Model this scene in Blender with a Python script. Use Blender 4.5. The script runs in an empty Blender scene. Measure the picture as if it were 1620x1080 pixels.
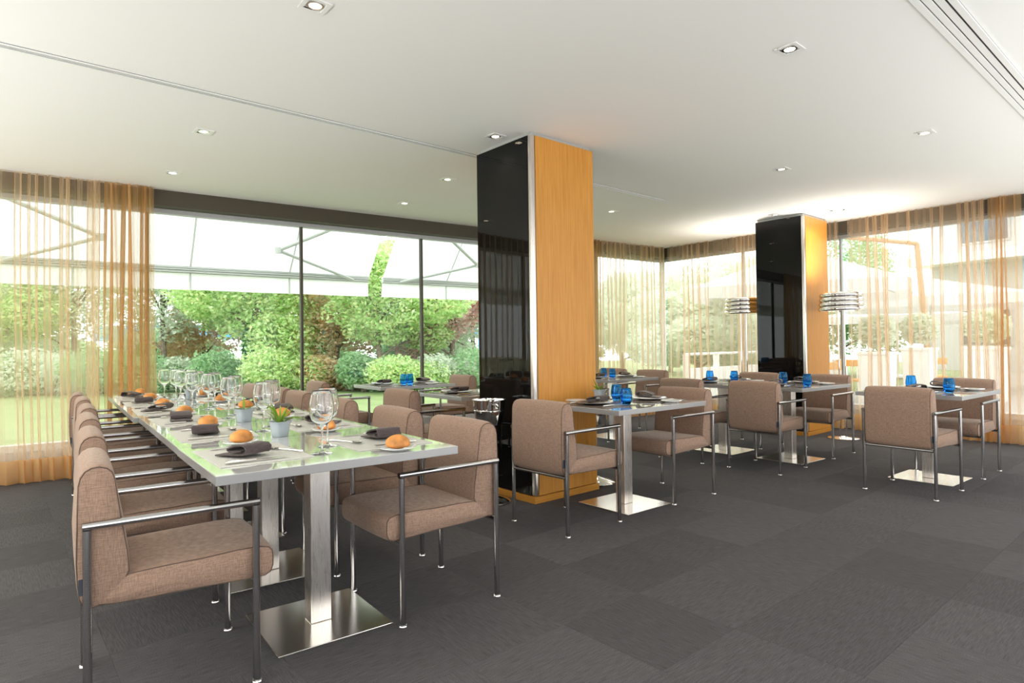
import bpy, bmesh, math, random
from mathutils import Vector, Matrix, noise
import numpy as np

random.seed(7)
rng = np.random.default_rng(7)
S = bpy.context.scene
COL = S.collection
PI = math.pi

# ------------------------------------------------------------------ camera, world, exposure
cam_d = bpy.data.cameras.new('camera')
cam = bpy.data.objects.new('camera', cam_d)
COL.objects.link(cam)
S.camera = cam
cam_d.sensor_fit = 'HORIZONTAL'
cam_d.sensor_width = 36.0
cam_d.lens = 979.05 / 1620 * 36.0
cam_d.shift_y = -7.47 / 1620
cam_d.clip_start = 0.05
cam_d.clip_end = 400
_r, _d, _f = (0.7613, -0.6483, -0.0129), (-0.0012, 0.0185, -0.9998), (0.6484, 0.7612, 0.0133)
cam.matrix_world = Matrix(((_r[0], -_d[0], -_f[0], 0), (_r[1], -_d[1], -_f[1], 0), (_r[2], -_d[2], -_f[2], 1.19), (0, 0, 0, 1)))

W = bpy.data.worlds.new('overcast_sky')
S.world = W
W.use_nodes = True
W.node_tree.nodes['Background'].inputs[0].default_value = (0.96, 0.98, 1.0, 1)
W.node_tree.nodes['Background'].inputs[1].default_value = 2.9
S.view_settings.view_transform = 'Standard'
S.view_settings.look = 'None'
S.view_settings.gamma = 1.0
S.view_settings.use_curve_mapping = False
S.view_settings.exposure = 0.46
S.cycles.max_bounces = 14
S.cycles.diffuse_bounces = 7
S.cycles.glossy_bounces = 6
S.cycles.transmission_bounces = 12
S.cycles.transparent_max_bounces = 40
S.cycles.caustics_reflective = False
S.cycles.caustics_refractive = False
S.cycles.sample_clamp_indirect = 6.0
S.cycles.use_denoising = True
DOWNLIGHT_W = 14.0
FLOOR_LAMP_W = 62.0
def area_up(name, x, y, z, sx, sy, watts, col=(.985, 1, .95)):  # upward fill light, added out of view to brighten the ceiling
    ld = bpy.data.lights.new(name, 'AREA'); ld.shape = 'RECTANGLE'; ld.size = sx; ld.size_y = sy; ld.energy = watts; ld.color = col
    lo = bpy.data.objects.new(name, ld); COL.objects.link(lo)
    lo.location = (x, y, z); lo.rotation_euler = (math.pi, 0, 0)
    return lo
area_up('fill_behind_viewer', -1.2, -0.6, .5, 4.0, 2.0, 30)  # added fill for the near ceiling, no lamp of the room
area_up('fill_left', -4.0, 4.0, .5, 3.0, 5.0, 430)  # added fill for the left ceiling, outside the frame
area_up('fill_right', 6.3, -1.1, .5, 5.0, 1.8, 95)  # added fill for the right ceiling, outside the frame

# ------------------------------------------------------------------ helpers
def setp(o, label=None, cat=None, group=None, kind=None):
    if label: o['label'] = label
    if cat: o['category'] = cat
    if group: o['group'] = group
    if kind: o['kind'] = kind
    return o

def thing(name, label, cat, loc=(0, 0, 0), rz=0.0, group=None):
    o = bpy.data.objects.new(name, None)
    o.empty_display_size = 0.1
    COL.objects.link(o)
    o.location = loc
    o.rotation_euler = (0, 0, rz)
    return setp(o, label, cat, group)

def obj(name, mesh, mat=None, parent=None, loc=None, rot=None, scale=None):
    o = bpy.data.objects.new(name, mesh)
    COL.objects.link(o)
    if mat and not mesh.materials: mesh.materials.append(mat)
    if parent: o.parent = parent
    if loc: o.location = loc
    if rot: o.rotation_euler = rot
    if scale: o.scale = scale
    return o

def struct(name, mesh, mat, parent=None, label=None, loc=None, rz=0):
    o = obj(name, mesh, mat, parent, loc, (0, 0, rz))
    if not parent: setp(o, label, None, None, 'structure')
    return o

class MB:
    """collects polygons, builds one mesh"""
    def __init__(s): s.v = []; s.f = []
    def add(s, vs, fs):
        n = len(s.v); s.v += [tuple(p) for p in vs]; s.f += [tuple(i + n for i in f) for f in fs]; return s
    def box(s, x0, x1, y0, y1, z0, z1):
        return s.add([(x0, y0, z0), (x1, y0, z0), (x1, y1, z0), (x0, y1, z0), (x0, y0, z1), (x1, y0, z1), (x1, y1, z1), (x0, y1, z1)],
                     [(0, 3, 2, 1), (4, 5, 6, 7), (0, 1, 5, 4), (1, 2, 6, 5), (2, 3, 7, 6), (3, 0, 4, 7)])
    def tube(s, pts, r, n=10, cap=True):
        pts = [Vector(p) for p in pts]
        rs = r if isinstance(r, (list, tuple)) else [r] * len(pts)
        rings = []
        up = None
        for i, p in enumerate(pts):
            a = (p - pts[i - 1]).normalized() if i else None
            b = (pts[i + 1] - p).normalized() if i < len(pts) - 1 else None
            t = (a + b).normalized() if a and b and (a + b).length > 1e-6 else (a or b)
            k = 1.0
            if a and b:
                c = max(0.35, math.cos(a.angle(b) / 2)); k = 1 / c
            if up is None:
                up = Vector((0, 0, 1)) if abs(t.z) < 0.9 else Vector((1, 0, 0))
            x = t.cross(up)
            if x.length < 1e-4: x = t.cross(Vector((0, 1, 0)))
            x.normalize(); y = x.cross(t).normalized(); up = y
            bend = None
            if a and b and k > 1.02:
                bend = (b - a).normalized()
            ring = []
            for j in range(n):
                q = x * math.cos(2 * PI * j / n) * rs[i] + y * math.sin(2 * PI * j / n) * rs[i]
                if bend is not None: q = q + bend * (q.dot(bend)) * (k - 1)
                ring.append(p + q)
            rings.append(ring)
        vs = [v for ring in rings for v in ring]
        fs = []
        for i in range(len(pts) - 1):
            for j in range(n):
                fs.append((i * n + j, i * n + (j + 1) % n, (i + 1) * n + (j + 1) % n, (i + 1) * n + j))
        if cap:
            fs.append(tuple(range(n))[::-1]); m = (len(pts) - 1) * n; fs.append(tuple(m + j for j in range(n)))
        return s.add(vs, fs)
    def lathe(s, prof, n=24, c=(0, 0, 0)):
        vs = []; fs = []
        m = len(prof)
        for r, z in prof:
            for j in range(n):
                a = 2 * PI * j / n
                vs.append((c[0] + r * math.cos(a), c[1] + r * math.sin(a), c[2] + z))
        for i in range(m - 1):
            for j in range(n):
                fs.append((i * n + j, i * n + (j + 1) % n, (i + 1) * n + (j + 1) % n, (i + 1) * n + j))
        if prof[0][0] > 1e-6: fs.append(tuple(range(n))[::-1])
        if prof[-1][0] > 1e-6: fs.append(tuple((m - 1) * n + j for j in range(n)))
        return s.add(vs, fs)
    def prism(s, poly, y0, y1):      # polygon in xz, extruded along y
        n = len(poly)
        vs = [(x, y0, z) for x, z in poly] + [(x, y1, z) for x, z in poly]
        fs = [tuple(range(n)), tuple(range(n, 2 * n))[::-1]] + [(i, i + n, (i + 1) % n + n, (i + 1) % n) for i in range(n)]
        return s.add(vs, fs)
    def mesh(s, name, smooth=True, ang=35, merge=1e-5, bevel=0, seg=2):
        if bevel: ang = 18
        me = bpy.data.meshes.new(name)
        me.from_pydata(s.v, [], s.f)
        if merge or bevel:
            bm = bmesh.new(); bm.from_mesh(me)
            bmesh.ops.remove_doubles(bm, verts=bm.verts, dist=merge or 1e-6)
            bmesh.ops.recalc_face_normals(bm, faces=bm.faces)
            if bevel:
                es = [e for e in bm.edges if len(e.link_faces) == 2 and e.calc_face_angle(0) > 0.6]
                bmesh.ops.bevel(bm, geom=es, offset=bevel, segments=seg, profile=0.5, affect='EDGES', clamp_overlap=True)
            bm.to_mesh(me); bm.free()
        if smooth:
            me.shade_smooth()
            me.set_sharp_from_angle(angle=math.radians(ang))
        return me

def box_mesh(name, sx, sy, sz, bevel=0.0, seg=2, c=(0, 0, 0)):
    return MB().box(c[0] - sx / 2, c[0] + sx / 2, c[1] - sy / 2, c[1] + sy / 2, c[2] - sz / 2, c[2] + sz / 2).mesh(name, bevel=bevel, seg=seg)

# ------------------------------------------------------------------ materials
def new_mat(name):
    m = bpy.data.materials.new(name); m.use_nodes = True
    nt = m.node_tree
    return m, nt, nt.nodes['Principled BSDF'], nt.nodes, nt.links

def pmat(name, col, rough=0.5, metal=0.0, spec=0.5, coat=0.0, noise_s=None, noise_amt=0.0, bump=0.0, bump_s=None, stretch=None):
    m, nt, P, N, L = new_mat(name)
    P.inputs['Base Color'].default_value = (*col, 1)
    P.inputs['Roughness'].default_value = rough
    P.inputs['Metallic'].default_value = metal
    P.inputs['Specular IOR Level'].default_value = spec
    P.inputs['Coat Weight'].default_value = coat
    P.inputs['Coat Roughness'].default_value = 0.03
    if noise_s or bump:
        tc = N.new('ShaderNodeTexCoord'); mp = N.new('ShaderNodeMapping')
        L.new(tc.outputs['Object'], mp.inputs['Vector'])
        if stretch: mp.inputs['Scale'].default_value = stretch
    if noise_s:
        t = N.new('ShaderNodeTexNoise'); t.inputs['Scale'].default_value = noise_s; t.inputs['Detail'].default_value = 4
        L.new(mp.outputs['Vector'], t.inputs['Vector'])
        r = N.new('ShaderNodeValToRGB')
        r.color_ramp.elements[0].position = 0.3; r.color_ramp.elements[1].position = 0.7
        r.color_ramp.elements[0].color = tuple(max(0, c * (1 - noise_amt)) for c in col) + (1,)
        r.color_ramp.elements[1].color = tuple(min(1, c * (1 + noise_amt)) for c in col) + (1,)
        L.new(t.outputs['Fac'], r.inputs['Fac']); L.new(r.outputs['Color'], P.inputs['Base Color'])
    if bump:
        t2 = N.new('ShaderNodeTexNoise'); t2.inputs['Scale'].default_value = bump_s or 200; t2.inputs['Detail'].default_value = 2
        L.new(mp.outputs['Vector'], t2.inputs['Vector'])
        b = N.new('ShaderNodeBump'); b.inputs['Strength'].default_value = bump; b.inputs['Distance'].default_value = 0.002
        L.new(t2.outputs['Fac'], b.inputs['Height']); L.new(b.outputs['Normal'], P.inputs['Normal'])
    return m

def fabric_mat(name, col, sheen=0.3):
    """linen weave: crossed thread noise in colour and relief"""
    m, nt, P, N, L = new_mat(name)
    P.inputs['Roughness'].default_value = 0.85
    P.inputs['Specular IOR Level'].default_value = 0.25
    P.inputs['Sheen Weight'].default_value = sheen
    P.inputs['Sheen Roughness'].default_value = 0.4
    P.inputs['Sheen Tint'].default_value = (1, 0.92, 0.85, 1)
    tc = N.new('ShaderNodeTexCoord')
    outs = []
    for sc in ((45, 45, 650), (560, 560, 40)):
        mp = N.new('ShaderNodeMapping'); mp.inputs['Scale'].default_value = sc
        L.new(tc.outputs['Object'], mp.inputs['Vector'])
        t = N.new('ShaderNodeTexNoise'); t.inputs['Scale'].default_value = 1.0; t.inputs['Detail'].default_value = 3
        L.new(mp.outputs['Vector'], t.inputs['Vector']); outs.append(t.outputs['Fac'])
    a = N.new('ShaderNodeMath'); a.operation = 'ADD'; L.new(outs[0], a.inputs[0]); L.new(outs[1], a.inputs[1])
    r = N.new('ShaderNodeValToRGB')
    r.color_ramp.elements[0].position = 0.38; r.color_ramp.elements[1].position = 0.62
    r.color_ramp.elements[0].color = tuple(c * 0.72 for c in col) + (1,)
    r.color_ramp.elements[1].color = tuple(min(1, c * 1.28) for c in col) + (1,)
    h = N.new('ShaderNodeMath'); h.operation = 'MULTIPLY'; h.inputs[1].default_value = 0.5
    L.new(a.outputs[0], h.inputs[0]); L.new(h.outputs[0], r.inputs['Fac'])
    L.new(r.outputs['Color'], P.inputs['Base Color'])
    b = N.new('ShaderNodeBump'); b.inputs['Strength'].default_value = 0.35; b.inputs['Distance'].default_value = 0.002
    L.new(a.outputs[0], b.inputs['Height']); L.new(b.outputs['Normal'], P.inputs['Normal'])
    return m

def carpet_mat(name, col):
    m, nt, P, N, L = new_mat(name)
    P.inputs['Roughness'].default_value = 0.95
    P.inputs['Specular IOR Level'].default_value = 0.12
    tc = N.new('ShaderNodeTexCoord'); oi = N.new('ShaderNodeObjectInfo')
    mp = N.new('ShaderNodeMapping'); mp.inputs['Scale'].default_value = (14, 170, 1)
    L.new(tc.outputs['Object'], mp.inputs['Vector']); 
    off = N.new('ShaderNodeVectorMath'); off.operation = 'ADD'
    sc = N.new('ShaderNodeVectorMath'); sc.operation = 'SCALE'; sc.inputs['Scale'].default_value = 37.0
    cm = N.new('ShaderNodeCombineXYZ'); L.new(oi.outputs['Random'], cm.inputs[0]); L.new(oi.outputs['Random'], cm.inputs[1])
    L.new(cm.outputs[0], sc.inputs[0]); L.new(mp.outputs['Vector'], off.inputs[0]); L.new(sc.outputs['Vector'], off.inputs[1])
    t = N.new('ShaderNodeTexNoise'); t.inputs['Scale'].default_value = 1; t.inputs['Detail'].default_value = 3
    L.new(off.outputs['Vector'], t.inputs['Vector'])
    t2 = N.new('ShaderNodeTexNoise'); t2.inputs['Scale'].default_value = 260; t2.inputs['Detail'].default_value = 2
    L.new(tc.outputs['Object'], t2.inputs['Vector'])
    mx = N.new('ShaderNodeMath'); mx.operation = 'ADD'; L.new(t.outputs['Fac'], mx.inputs[0]); L.new(t2.outputs['Fac'], mx.inputs[1])
    # per tile value
    rv = N.new('ShaderNodeMapRange'); rv.inputs['To Min'].default_value = 0.88; rv.inputs['To Max'].default_value = 1.14
    L.new(oi.outputs['Random'], rv.inputs['Value'])
    mr = N.new('ShaderNodeMapRange'); mr.inputs['From Min'].default_value = 0.65; mr.inputs['From Max'].default_value = 1.35
    mr.inputs['To Min'].default_value = 0.62; mr.inputs['To Max'].default_value = 1.4
    L.new(mx.outputs[0], mr.inputs['Value'])
    mu = N.new('ShaderNodeMath'); mu.operation = 'MULTIPLY'; L.new(rv.outputs[0], mu.inputs[0]); L.new(mr.outputs[0], mu.inputs[1])
    vm = N.new('ShaderNodeVectorMath'); vm.operation = 'SCALE'; vm.inputs[0].default_value = col
    L.new(mu.outputs[0], vm.inputs['Scale']); L.new(vm.outputs['Vector'], P.inputs['Base Color'])
    b = N.new('ShaderNodeBump'); b.inputs['Strength'].default_value = 0.6; b.inputs['Distance'].default_value = 0.003
    L.new(mx.outputs[0], b.inputs['Height']); L.new(b.outputs['Normal'], P.inputs['Normal'])
    return m

def wood_mat(name, c1, c2, axis='Z', rough=0.35):
    m, nt, P, N, L = new_mat(name)
    P.inputs['Roughness'].default_value = rough
    P.inputs['Specular IOR Level'].default_value = 0.3
    P.inputs['Coat Weight'].default_value = 0.04
    P.inputs['Coat Roughness'].default_value = 0.25
    tc = N.new('ShaderNodeTexCoord'); mp = N.new('ShaderNodeMapping')
    mp.inputs['Scale'].default_value = (60, 60, 2.2) if axis == 'Z' else (2.2, 60, 60)
    L.new(tc.outputs['Object'], mp.inputs['Vector'])
    t = N.new('ShaderNodeTexNoise'); t.inputs['Scale'].default_value = 1.6; t.inputs['Detail'].default_value = 6; t.inputs['Roughness'].default_value = 0.6
    L.new(mp.outputs['Vector'], t.inputs['Vector'])
    r = N.new('ShaderNodeValToRGB'); r.color_ramp.elements[0].position = 0.35; r.color_ramp.elements[1].position = 0.65
    r.color_ramp.elements[0].color = (*c1, 1); r.color_ramp.elements[1].color = (*c2, 1)
    L.new(t.outputs['Fac'], r.inputs['Fac']); L.new(r.outputs['Color'], P.inputs['Base Color'])
    return m

def brushed_mat(name, col=(0.62, 0.60, 0.57), rough=0.3, stretch=(2, 2, 150)):
    m, nt, P, N, L = new_mat(name)
    P.inputs['Base Color'].default_value = (*col, 1); P.inputs['Metallic'].default_value = 1.0
    tc = N.new('ShaderNodeTexCoord'); mp = N.new('ShaderNodeMapping'); mp.inputs['Scale'].default_value = stretch
    L.new(tc.outputs['Object'], mp.inputs['Vector'])
    t = N.new('ShaderNodeTexNoise'); t.inputs['Scale'].default_value = 4; t.inputs['Detail'].default_value = 3
    L.new(mp.outputs['Vector'], t.inputs['Vector'])
    mr = N.new('ShaderNodeMapRange'); mr.inputs['To Min'].default_value = rough * 0.7; mr.inputs['To Max'].default_value = rough * 1.4
    L.new(t.outputs['Fac'], mr.inputs['Value']); L.new(mr.outputs[0], P.inputs['Roughness'])
    return m

def sheer_mat(name, col, cover, weight_edge=0.9):
    """open weave voile: threads cover a share of the cloth, more of it when seen along the cloth"""
    m = bpy.data.materials.new(name); m.use_nodes = True
    nt = m.node_tree; N = nt.nodes; L = nt.links
    N.clear()
    out = N.new('ShaderNodeOutputMaterial')
    tr = N.new('ShaderNodeBsdfTransparent')
    di = N.new('ShaderNodeBsdfDiffuse'); tl = N.new('ShaderNodeBsdfTranslucent')
    di.inputs[0].default_value = (*col, 1); tl.inputs[0].default_value = (*col, 1)
    cl = N.new('ShaderNodeMixShader'); cl.inputs[0].default_value = 0.70
    L.new(di.outputs[0], cl.inputs[1]); L.new(tl.outputs[0], cl.inputs[2])
    lw = N.new('ShaderNodeLayerWeight'); lw.inputs['Blend'].default_value = 0.5
    pw = N.new('ShaderNodeMath'); pw.operation = 'POWER'; pw.inputs[1].default_value = 2.0
    L.new(lw.outputs['Facing'], pw.inputs[0])
    mr = N.new('ShaderNodeMapRange'); mr.inputs['To Min'].default_value = cover; mr.inputs['To Max'].default_value = weight_edge
    L.new(pw.outputs[0], mr.inputs['Value'])
    mx = N.new('ShaderNodeMixShader')
    L.new(mr.outputs[0], mx.inputs[0]); L.new(tr.outputs[0], mx.inputs[1]); L.new(cl.outputs[0], mx.inputs[2])
    L.new(mx.outputs[0], out.inputs[0])
    return m

def pane_mat(name, tint=(0.96, 0.985, 0.97), refl=1.0):
    m = bpy.data.materials.new(name); m.use_nodes = True
    nt = m.node_tree; N = nt.nodes; L = nt.links
    N.clear()
    out = N.new('ShaderNodeOutputMaterial'); tr = N.new('ShaderNodeBsdfTransparent'); gl = N.new('ShaderNodeBsdfGlossy')
    tr.inputs[0].default_value = (*tint, 1); gl.inputs['Roughness'].default_value = 0.0
    fr = N.new('ShaderNodeFresnel'); fr.inputs[0].default_value = 1.45
    k = N.new('ShaderNodeMath'); k.operation = 'MULTIPLY'; k.inputs[1].default_value = refl
    L.new(fr.outputs[0], k.inputs[0])
    mx = N.new('ShaderNodeMixShader'); L.new(k.outputs[0], mx.inputs[0]); L.new(tr.outputs[0], mx.inputs[1]); L.new(gl.outputs[0], mx.inputs[2])
    L.new(mx.outputs[0], out.inputs[0])
    return m

def glass_mat(name, col=(1, 1, 1), ior=1.45):
    m = bpy.data.materials.new(name); m.use_nodes = True
    nt = m.node_tree; N = nt.nodes; L = nt.links
    N.clear()
    out = N.new('ShaderNodeOutputMaterial'); g = N.new('ShaderNodeBsdfGlass')
    g.inputs['Color'].default_value = (*col, 1); g.inputs['Roughness'].default_value = 0.0; g.inputs['IOR'].default_value = ior
    L.new(g.outputs[0], out.inputs[0])
    return m

def leaf_mat(name, cols, trans=0.45):
    m = bpy.data.materials.new(name); m.use_nodes = True
    nt = m.node_tree; N = nt.nodes; L = nt.links
    N.clear()
    out = N.new('ShaderNodeOutputMaterial')
    geo = N.new('ShaderNodeNewGeometry')
    r = N.new('ShaderNodeValToRGB')
    while len(r.color_ramp.elements) < len(cols): r.color_ramp.elements.new(0.5)
    for i, c in enumerate(cols):
        r.color_ramp.elements[i].position = i / max(1, len(cols) - 1); r.color_ramp.elements[i].color = (*c, 1)
    L.new(geo.outputs['Random Per Island'], r.inputs['Fac'])
    d = N.new('ShaderNodeBsdfDiffuse'); t = N.new('ShaderNodeBsdfTranslucent')
    L.new(r.outputs[0], d.inputs[0]); L.new(r.outputs[0], t.inputs[0])
    mx = N.new('ShaderNodeMixShader'); mx.inputs[0].default_value = trans
    L.new(d.outputs[0], mx.inputs[1]); L.new(t.outputs[0], mx.inputs[2]); L.new(mx.outputs[0], out.inputs[0])
    return m

def emit_mat(name, col, s):
    m = bpy.data.materials.new(name); m.use_nodes = True
    nt = m.node_tree; N = nt.nodes
    N.clear(); out = N.new('ShaderNodeOutputMaterial'); e = N.new('ShaderNodeEmission')
    e.inputs[0].default_value = (*col, 1); e.inputs[1].default_value = s
    nt.links.new(e.outputs[0], out.inputs[0])
    return m

def cloth_mat(name, col, trans=0.5):
    m = bpy.data.materials.new(name); m.use_nodes = True
    nt = m.node_tree; N = nt.nodes; L = nt.links
    N.clear(); out = N.new('ShaderNodeOutputMaterial')
    d = N.new('ShaderNodeBsdfDiffuse'); t = N.new('ShaderNodeBsdfTranslucent')
    d.inputs[0].default_value = (*col, 1); t.inputs[0].default_value = (*col, 1)
    mx = N.new('ShaderNodeMixShader'); mx.inputs[0].default_value = trans
    L.new(d.outputs[0], mx.inputs[1]); L.new(t.outputs[0], mx.inputs[2]); L.new(mx.outputs[0], out.inputs[0])
    return m

M_ceil = pmat('ceiling_plaster', (0.86, 0.85, 0.83), 0.85, spec=0.2, bump=0.05, bump_s=60)
M_carpet = carpet_mat('carpet_loop', (0.088, 0.083, 0.086))
M_fab = fabric_mat('linen_taupe', (0.325, 0.212, 0.155))
M_fabr = pmat('piping_taupe', (0.12, 0.08, 0.06), 0.9)
M_chrome = pmat('chrome_tube', (0.50, 0.49, 0.49), 0.17, 1.0)
M_chrome2 = pmat('polished_chrome', (0.85, 0.84, 0.82), 0.06, 1.0)
M_steel = brushed_mat('brushed_steel', (0.80, 0.75, 0.71), 0.28, (90, 90, 1.5))
M_plate = brushed_mat('brushed_plate', (0.86, 0.83, 0.78), 0.2, (3, 120, 3))
M_top = pmat('white_lacquer', (0.72, 0.72, 0.705), 0.05, spec=0.7, coat=1.0)
M_edge = pmat('table_edge', (0.37, 0.365, 0.365), 0.3, 0.3)
M_black = pmat('black_glass', (0.004, 0.004, 0.004), 0.015, spec=0.3)
M_wood = wood_mat('maple_veneer', (0.52, 0.220, 0.034), (0.64, 0.295, 0.056))
M_woodb = wood_mat('maple_plinth', (0.48, 0.205, 0.030), (0.58, 0.265, 0.046), 'X')
M_sheer = sheer_mat('voile_amber', (0.85, 0.65, 0.44), 0.32, 0.95)
M_sheer2 = sheer_mat('voile_amber_gathered', (0.76, 0.49, 0.235), 0.42, 0.96)
M_hem = sheer_mat('voile_hem', (0.80, 0.50, 0.22), 0.78, 0.96)
M_pane = pane_mat('window_glass', refl=.22)
M_dark = pmat('dark_bronze', (0.055, 0.042, 0.025), 0.5)
M_frame = pmat('grey_frame', (0.42, 0.43, 0.42), 0.4, 0.2)
M_sill = pmat('pale_sill', (0.62, 0.60, 0.58), 0.5)
M_white = pmat('white_paint', (0.82, 0.82, 0.81), 0.4)
M_slot = pmat('slot_shadow', (0.03, 0.03, 0.03), 0.8)
M_lamp = emit_mat('lamp_disc', (1.0, 0.86, 0.68), 14.0)
M_clear = glass_mat('clear_glass', (0.985, 0.99, 0.99))
M_blue = glass_mat('blue_glass', (0.37, 0.74, 0.99))
M_china = pmat('white_china', (0.62, 0.62, 0.61), 0.12, coat=0.5)
M_greyc = pmat('grey_plate', (0.17, 0.16, 0.155), 0.25, coat=0.3)
M_mat = pmat('placemat_weave', (0.62, 0.605, 0.56), 0.5, bump=0.25, bump_s=1, stretch=(900, 40, 1), noise_s=1, noise_amt=0.12)
M_mat2 = pmat('taupe_placemat', (0.12, 0.095, 0.08), 0.35, bump=0.2, bump_s=1, stretch=(900, 40, 1))
M_nap = fabric_mat('charcoal_napkin', (0.085, 0.066, 0.066), 0.2)
M_cut = pmat('cutlery_steel', (0.80, 0.78, 0.74), 0.13, 1.0)
M_bread = pmat('bread_crust', (0.66, 0.27, 0.065), 0.55, noise_s=16, noise_amt=0.45, bump=0.4, bump_s=60)
M_pot = pmat('frosted_pot', (0.36, 0.42, 0.46), 0.22, coat=0.4)
M_soil = pmat('soil', (0.06, 0.04, 0.025), 0.9)
M_leafp = leaf_mat('plant_leaf', [(0.10, 0.26, 0.03), (0.22, 0.40, 0.05), (0.35, 0.50, 0.10)], 0.3)
M_tag = pmat('fabric_tag', (0.05, 0.06, 0.08), 0.6)
M_awn = cloth_mat('awning_canvas', (0.93, 0.93, 0.93), 0.68)
M_paras = cloth_mat('parasol_canvas', (0.74, 0.74, 0.74), 0.35)
M_awnbar = pmat('awning_bar', (0.62, 0.65, 0.62), 0.4, 0.1)
M_bark = pmat('bark', (0.20, 0.15, 0.11), 0.9, noise_s=12, noise_amt=0.4, bump=0.6, bump_s=30)
M_terrace = pmat('terrace_stone', (0.38, 0.37, 0.35), 0.7, noise_s=4, noise_amt=0.1)
M_facade = pmat('white_facade', (0.50, 0.50, 0.50), 0.6)
M_facglass = pmat('facade_glass', (0.10, 0.12, 0.14), 0.1)
M_orange = pmat('orange_seat', (0.80, 0.36, 0.08), 0.5)
M_beam = pmat('parasol_timber', (0.42, 0.25, 0.13), 0.5)
M_bluef = pmat('blue_fence_paint', (0.10, 0.36, 0.62), 0.5)

# ------------------------------------------------------------------ room frame
CEIL = 2.807
E2 = Vector((0.99579, -0.09161, 0.0)); N2 = Vector((0.09161, 0.99579, 0.0))
C0 = Vector((0.10, 7.10, 0.0))
YAW_W = math.atan2(E2.y, E2.x)
def wl(t, off, z=0.0):           # point on the window wall: t along, off outwards
    return C0 + E2 * t + N2 * off + Vector((0, 0, z))
XR = 8.78                         # curtain line of the right hand wall
T_CORNER = (XR - 0.10) / E2.x     # where both curtain lines meet

def wbox(t0, t1, o0, o1, z0, z1, name, bevel=0):
    mb = MB()
    vs = [wl(t, o, z) for z in (z0, z1) for t, o in ((t0, o0), (t1, o0), (t1, o1), (t0, o1))]
    mb.add(vs, [(0, 3, 2, 1), (4, 5, 6, 7), (0, 1, 5, 4), (1, 2, 6, 5), (2, 3, 7, 6), (3, 0, 4, 7)])
    return mb.mesh(name, bevel=bevel)

# floor: base slab + carpet tiles
floor = struct('floor', MB().add([(-6, -2.2, 0), (9.2, -2.2, 0), (9.2, 6.6, 0), (-6, 8.0, 0), (-6, -2.2, -.2), (9.2, -2.2, -.2), (9.2, 6.6, -.2), (-6, 8.0, -.2)],
               [(0, 1, 2, 3), (4, 7, 6, 5), (0, 4, 5, 1), (1, 5, 6, 2), (2, 6, 7, 3), (3, 7, 4, 0)]).mesh('floor'), M_carpet,
               label='grey carpet tile floor of the dining room')
floor.location.z = -0.007
TS = 0.5
tile_me = MB().box(-TS / 2 + .0003, TS / 2 - .0003, -TS / 2 + .0003, TS / 2 - .0003, -0.0069, 0).mesh('carpet_tile', bevel=0.0007, seg=1)
tile_me.materials.append(M_carpet)
fx, fy = 0.6484, 0.7612
cand = []
for i in range(-6, 19):
    for j in range(-4, 16):
        x, y = i * TS + .12, j * TS + .13
        if x > 8.95 or y > 7.25 - .092 * x: continue
        dep = x * fx + y * fy; lat = x * 0.7613 - y * 0.6483
        if dep < 1.3: continue
        if abs(lat) > dep * 0.86 + 0.9: continue
        cand.append((dep, x, y))
cand.sort()
for k, (d, x, y) in enumerate(cand[:299]):
    o = obj('carpet_tile', tile_me, None, floor, (x, y, 0.007), (0, 0, random.choice((0, PI / 2))))

# ceiling (ends at the curtain pocket)
def poly_slab(pts, z0, z1, name):
    n = len(pts); mb = MB()
    mb.add([(x, y, z0) for x, y in pts] + [(x, y, z1) for x, y in pts],
           [tuple(range(n))[::-1], tuple(range(n, 2 * n))] + [(i, (i + 1) % n, (i + 1) % n + n, i + n) for i in range(n)])
    return mb.mesh(name, smooth=False)
a = wl(-6.1, 0.3); b = wl(T_CORNER + .3, 0.3)
struct('ceiling', poly_slab([(a.x, -2.2), (9.15, -2.2), (9.15, b.y), (a.x, a.y)], CEIL, CEIL + .25, 'ceiling'), M_ceil, label='smooth off white plaster ceiling')

# window wall on the left
GO = 0.25                          # glass plane behind the curtain line
wall = struct('wall_left', wbox(-6.1, T_CORNER + .28, GO - .08, GO + .12, 0, 0.265, 'plinth'), M_sill, label='low plinth wall under the garden windows')
struct('trim_1', wbox(-6.1, T_CORNER + .25, 0.06, GO + .10, 2.645, CEIL, 'header'), M_dark, label='dark bronze header above the garden windows')
win = thing('window_1', 'garden window wall of tall glass panes with slim bronze mullions', None); win['kind'] = 'structure'
del win['label']; win['label'] = 'garden window wall of tall glass panes with slim bronze mullions'
obj('head_rail', wbox(-6.1, T_CORNER + .25, GO - .04, GO + .05, 2.60, 2.645, 'head_rail'), M_frame, win)
obj('sill_rail', wbox(-6.1, T_CORNER + .25, GO - .05, GO + .05, 0.265, 0.325, 'sill_rail'), M_white, win)
mull_x = [-5.15, -3.6, -2.05, -0.28 - .0, 1.27, 2.82, 4.37, 5.92, 7.47]
ts = [(x - (0.10 + N2.x * GO)) / E2.x for x in mull_x] + [T_CORNER + .22]
for k in range(len(ts)):
    t = ts[k]
    obj('mullion', wbox(t - .014, t + .014, GO - .03, GO + .03, 0.325, 2.60, 'mullion', 0.003), M_dark if k < len(ts) - 1 else M_white, win)
    t0 = ts[k - 1] if k else -6.1
    obj('glass_pane', wbox(t0 + .014, t - .014, GO - .004, GO + .004, 0.325, 2.60, 'glass_pane'), M_pane, win)

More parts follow.
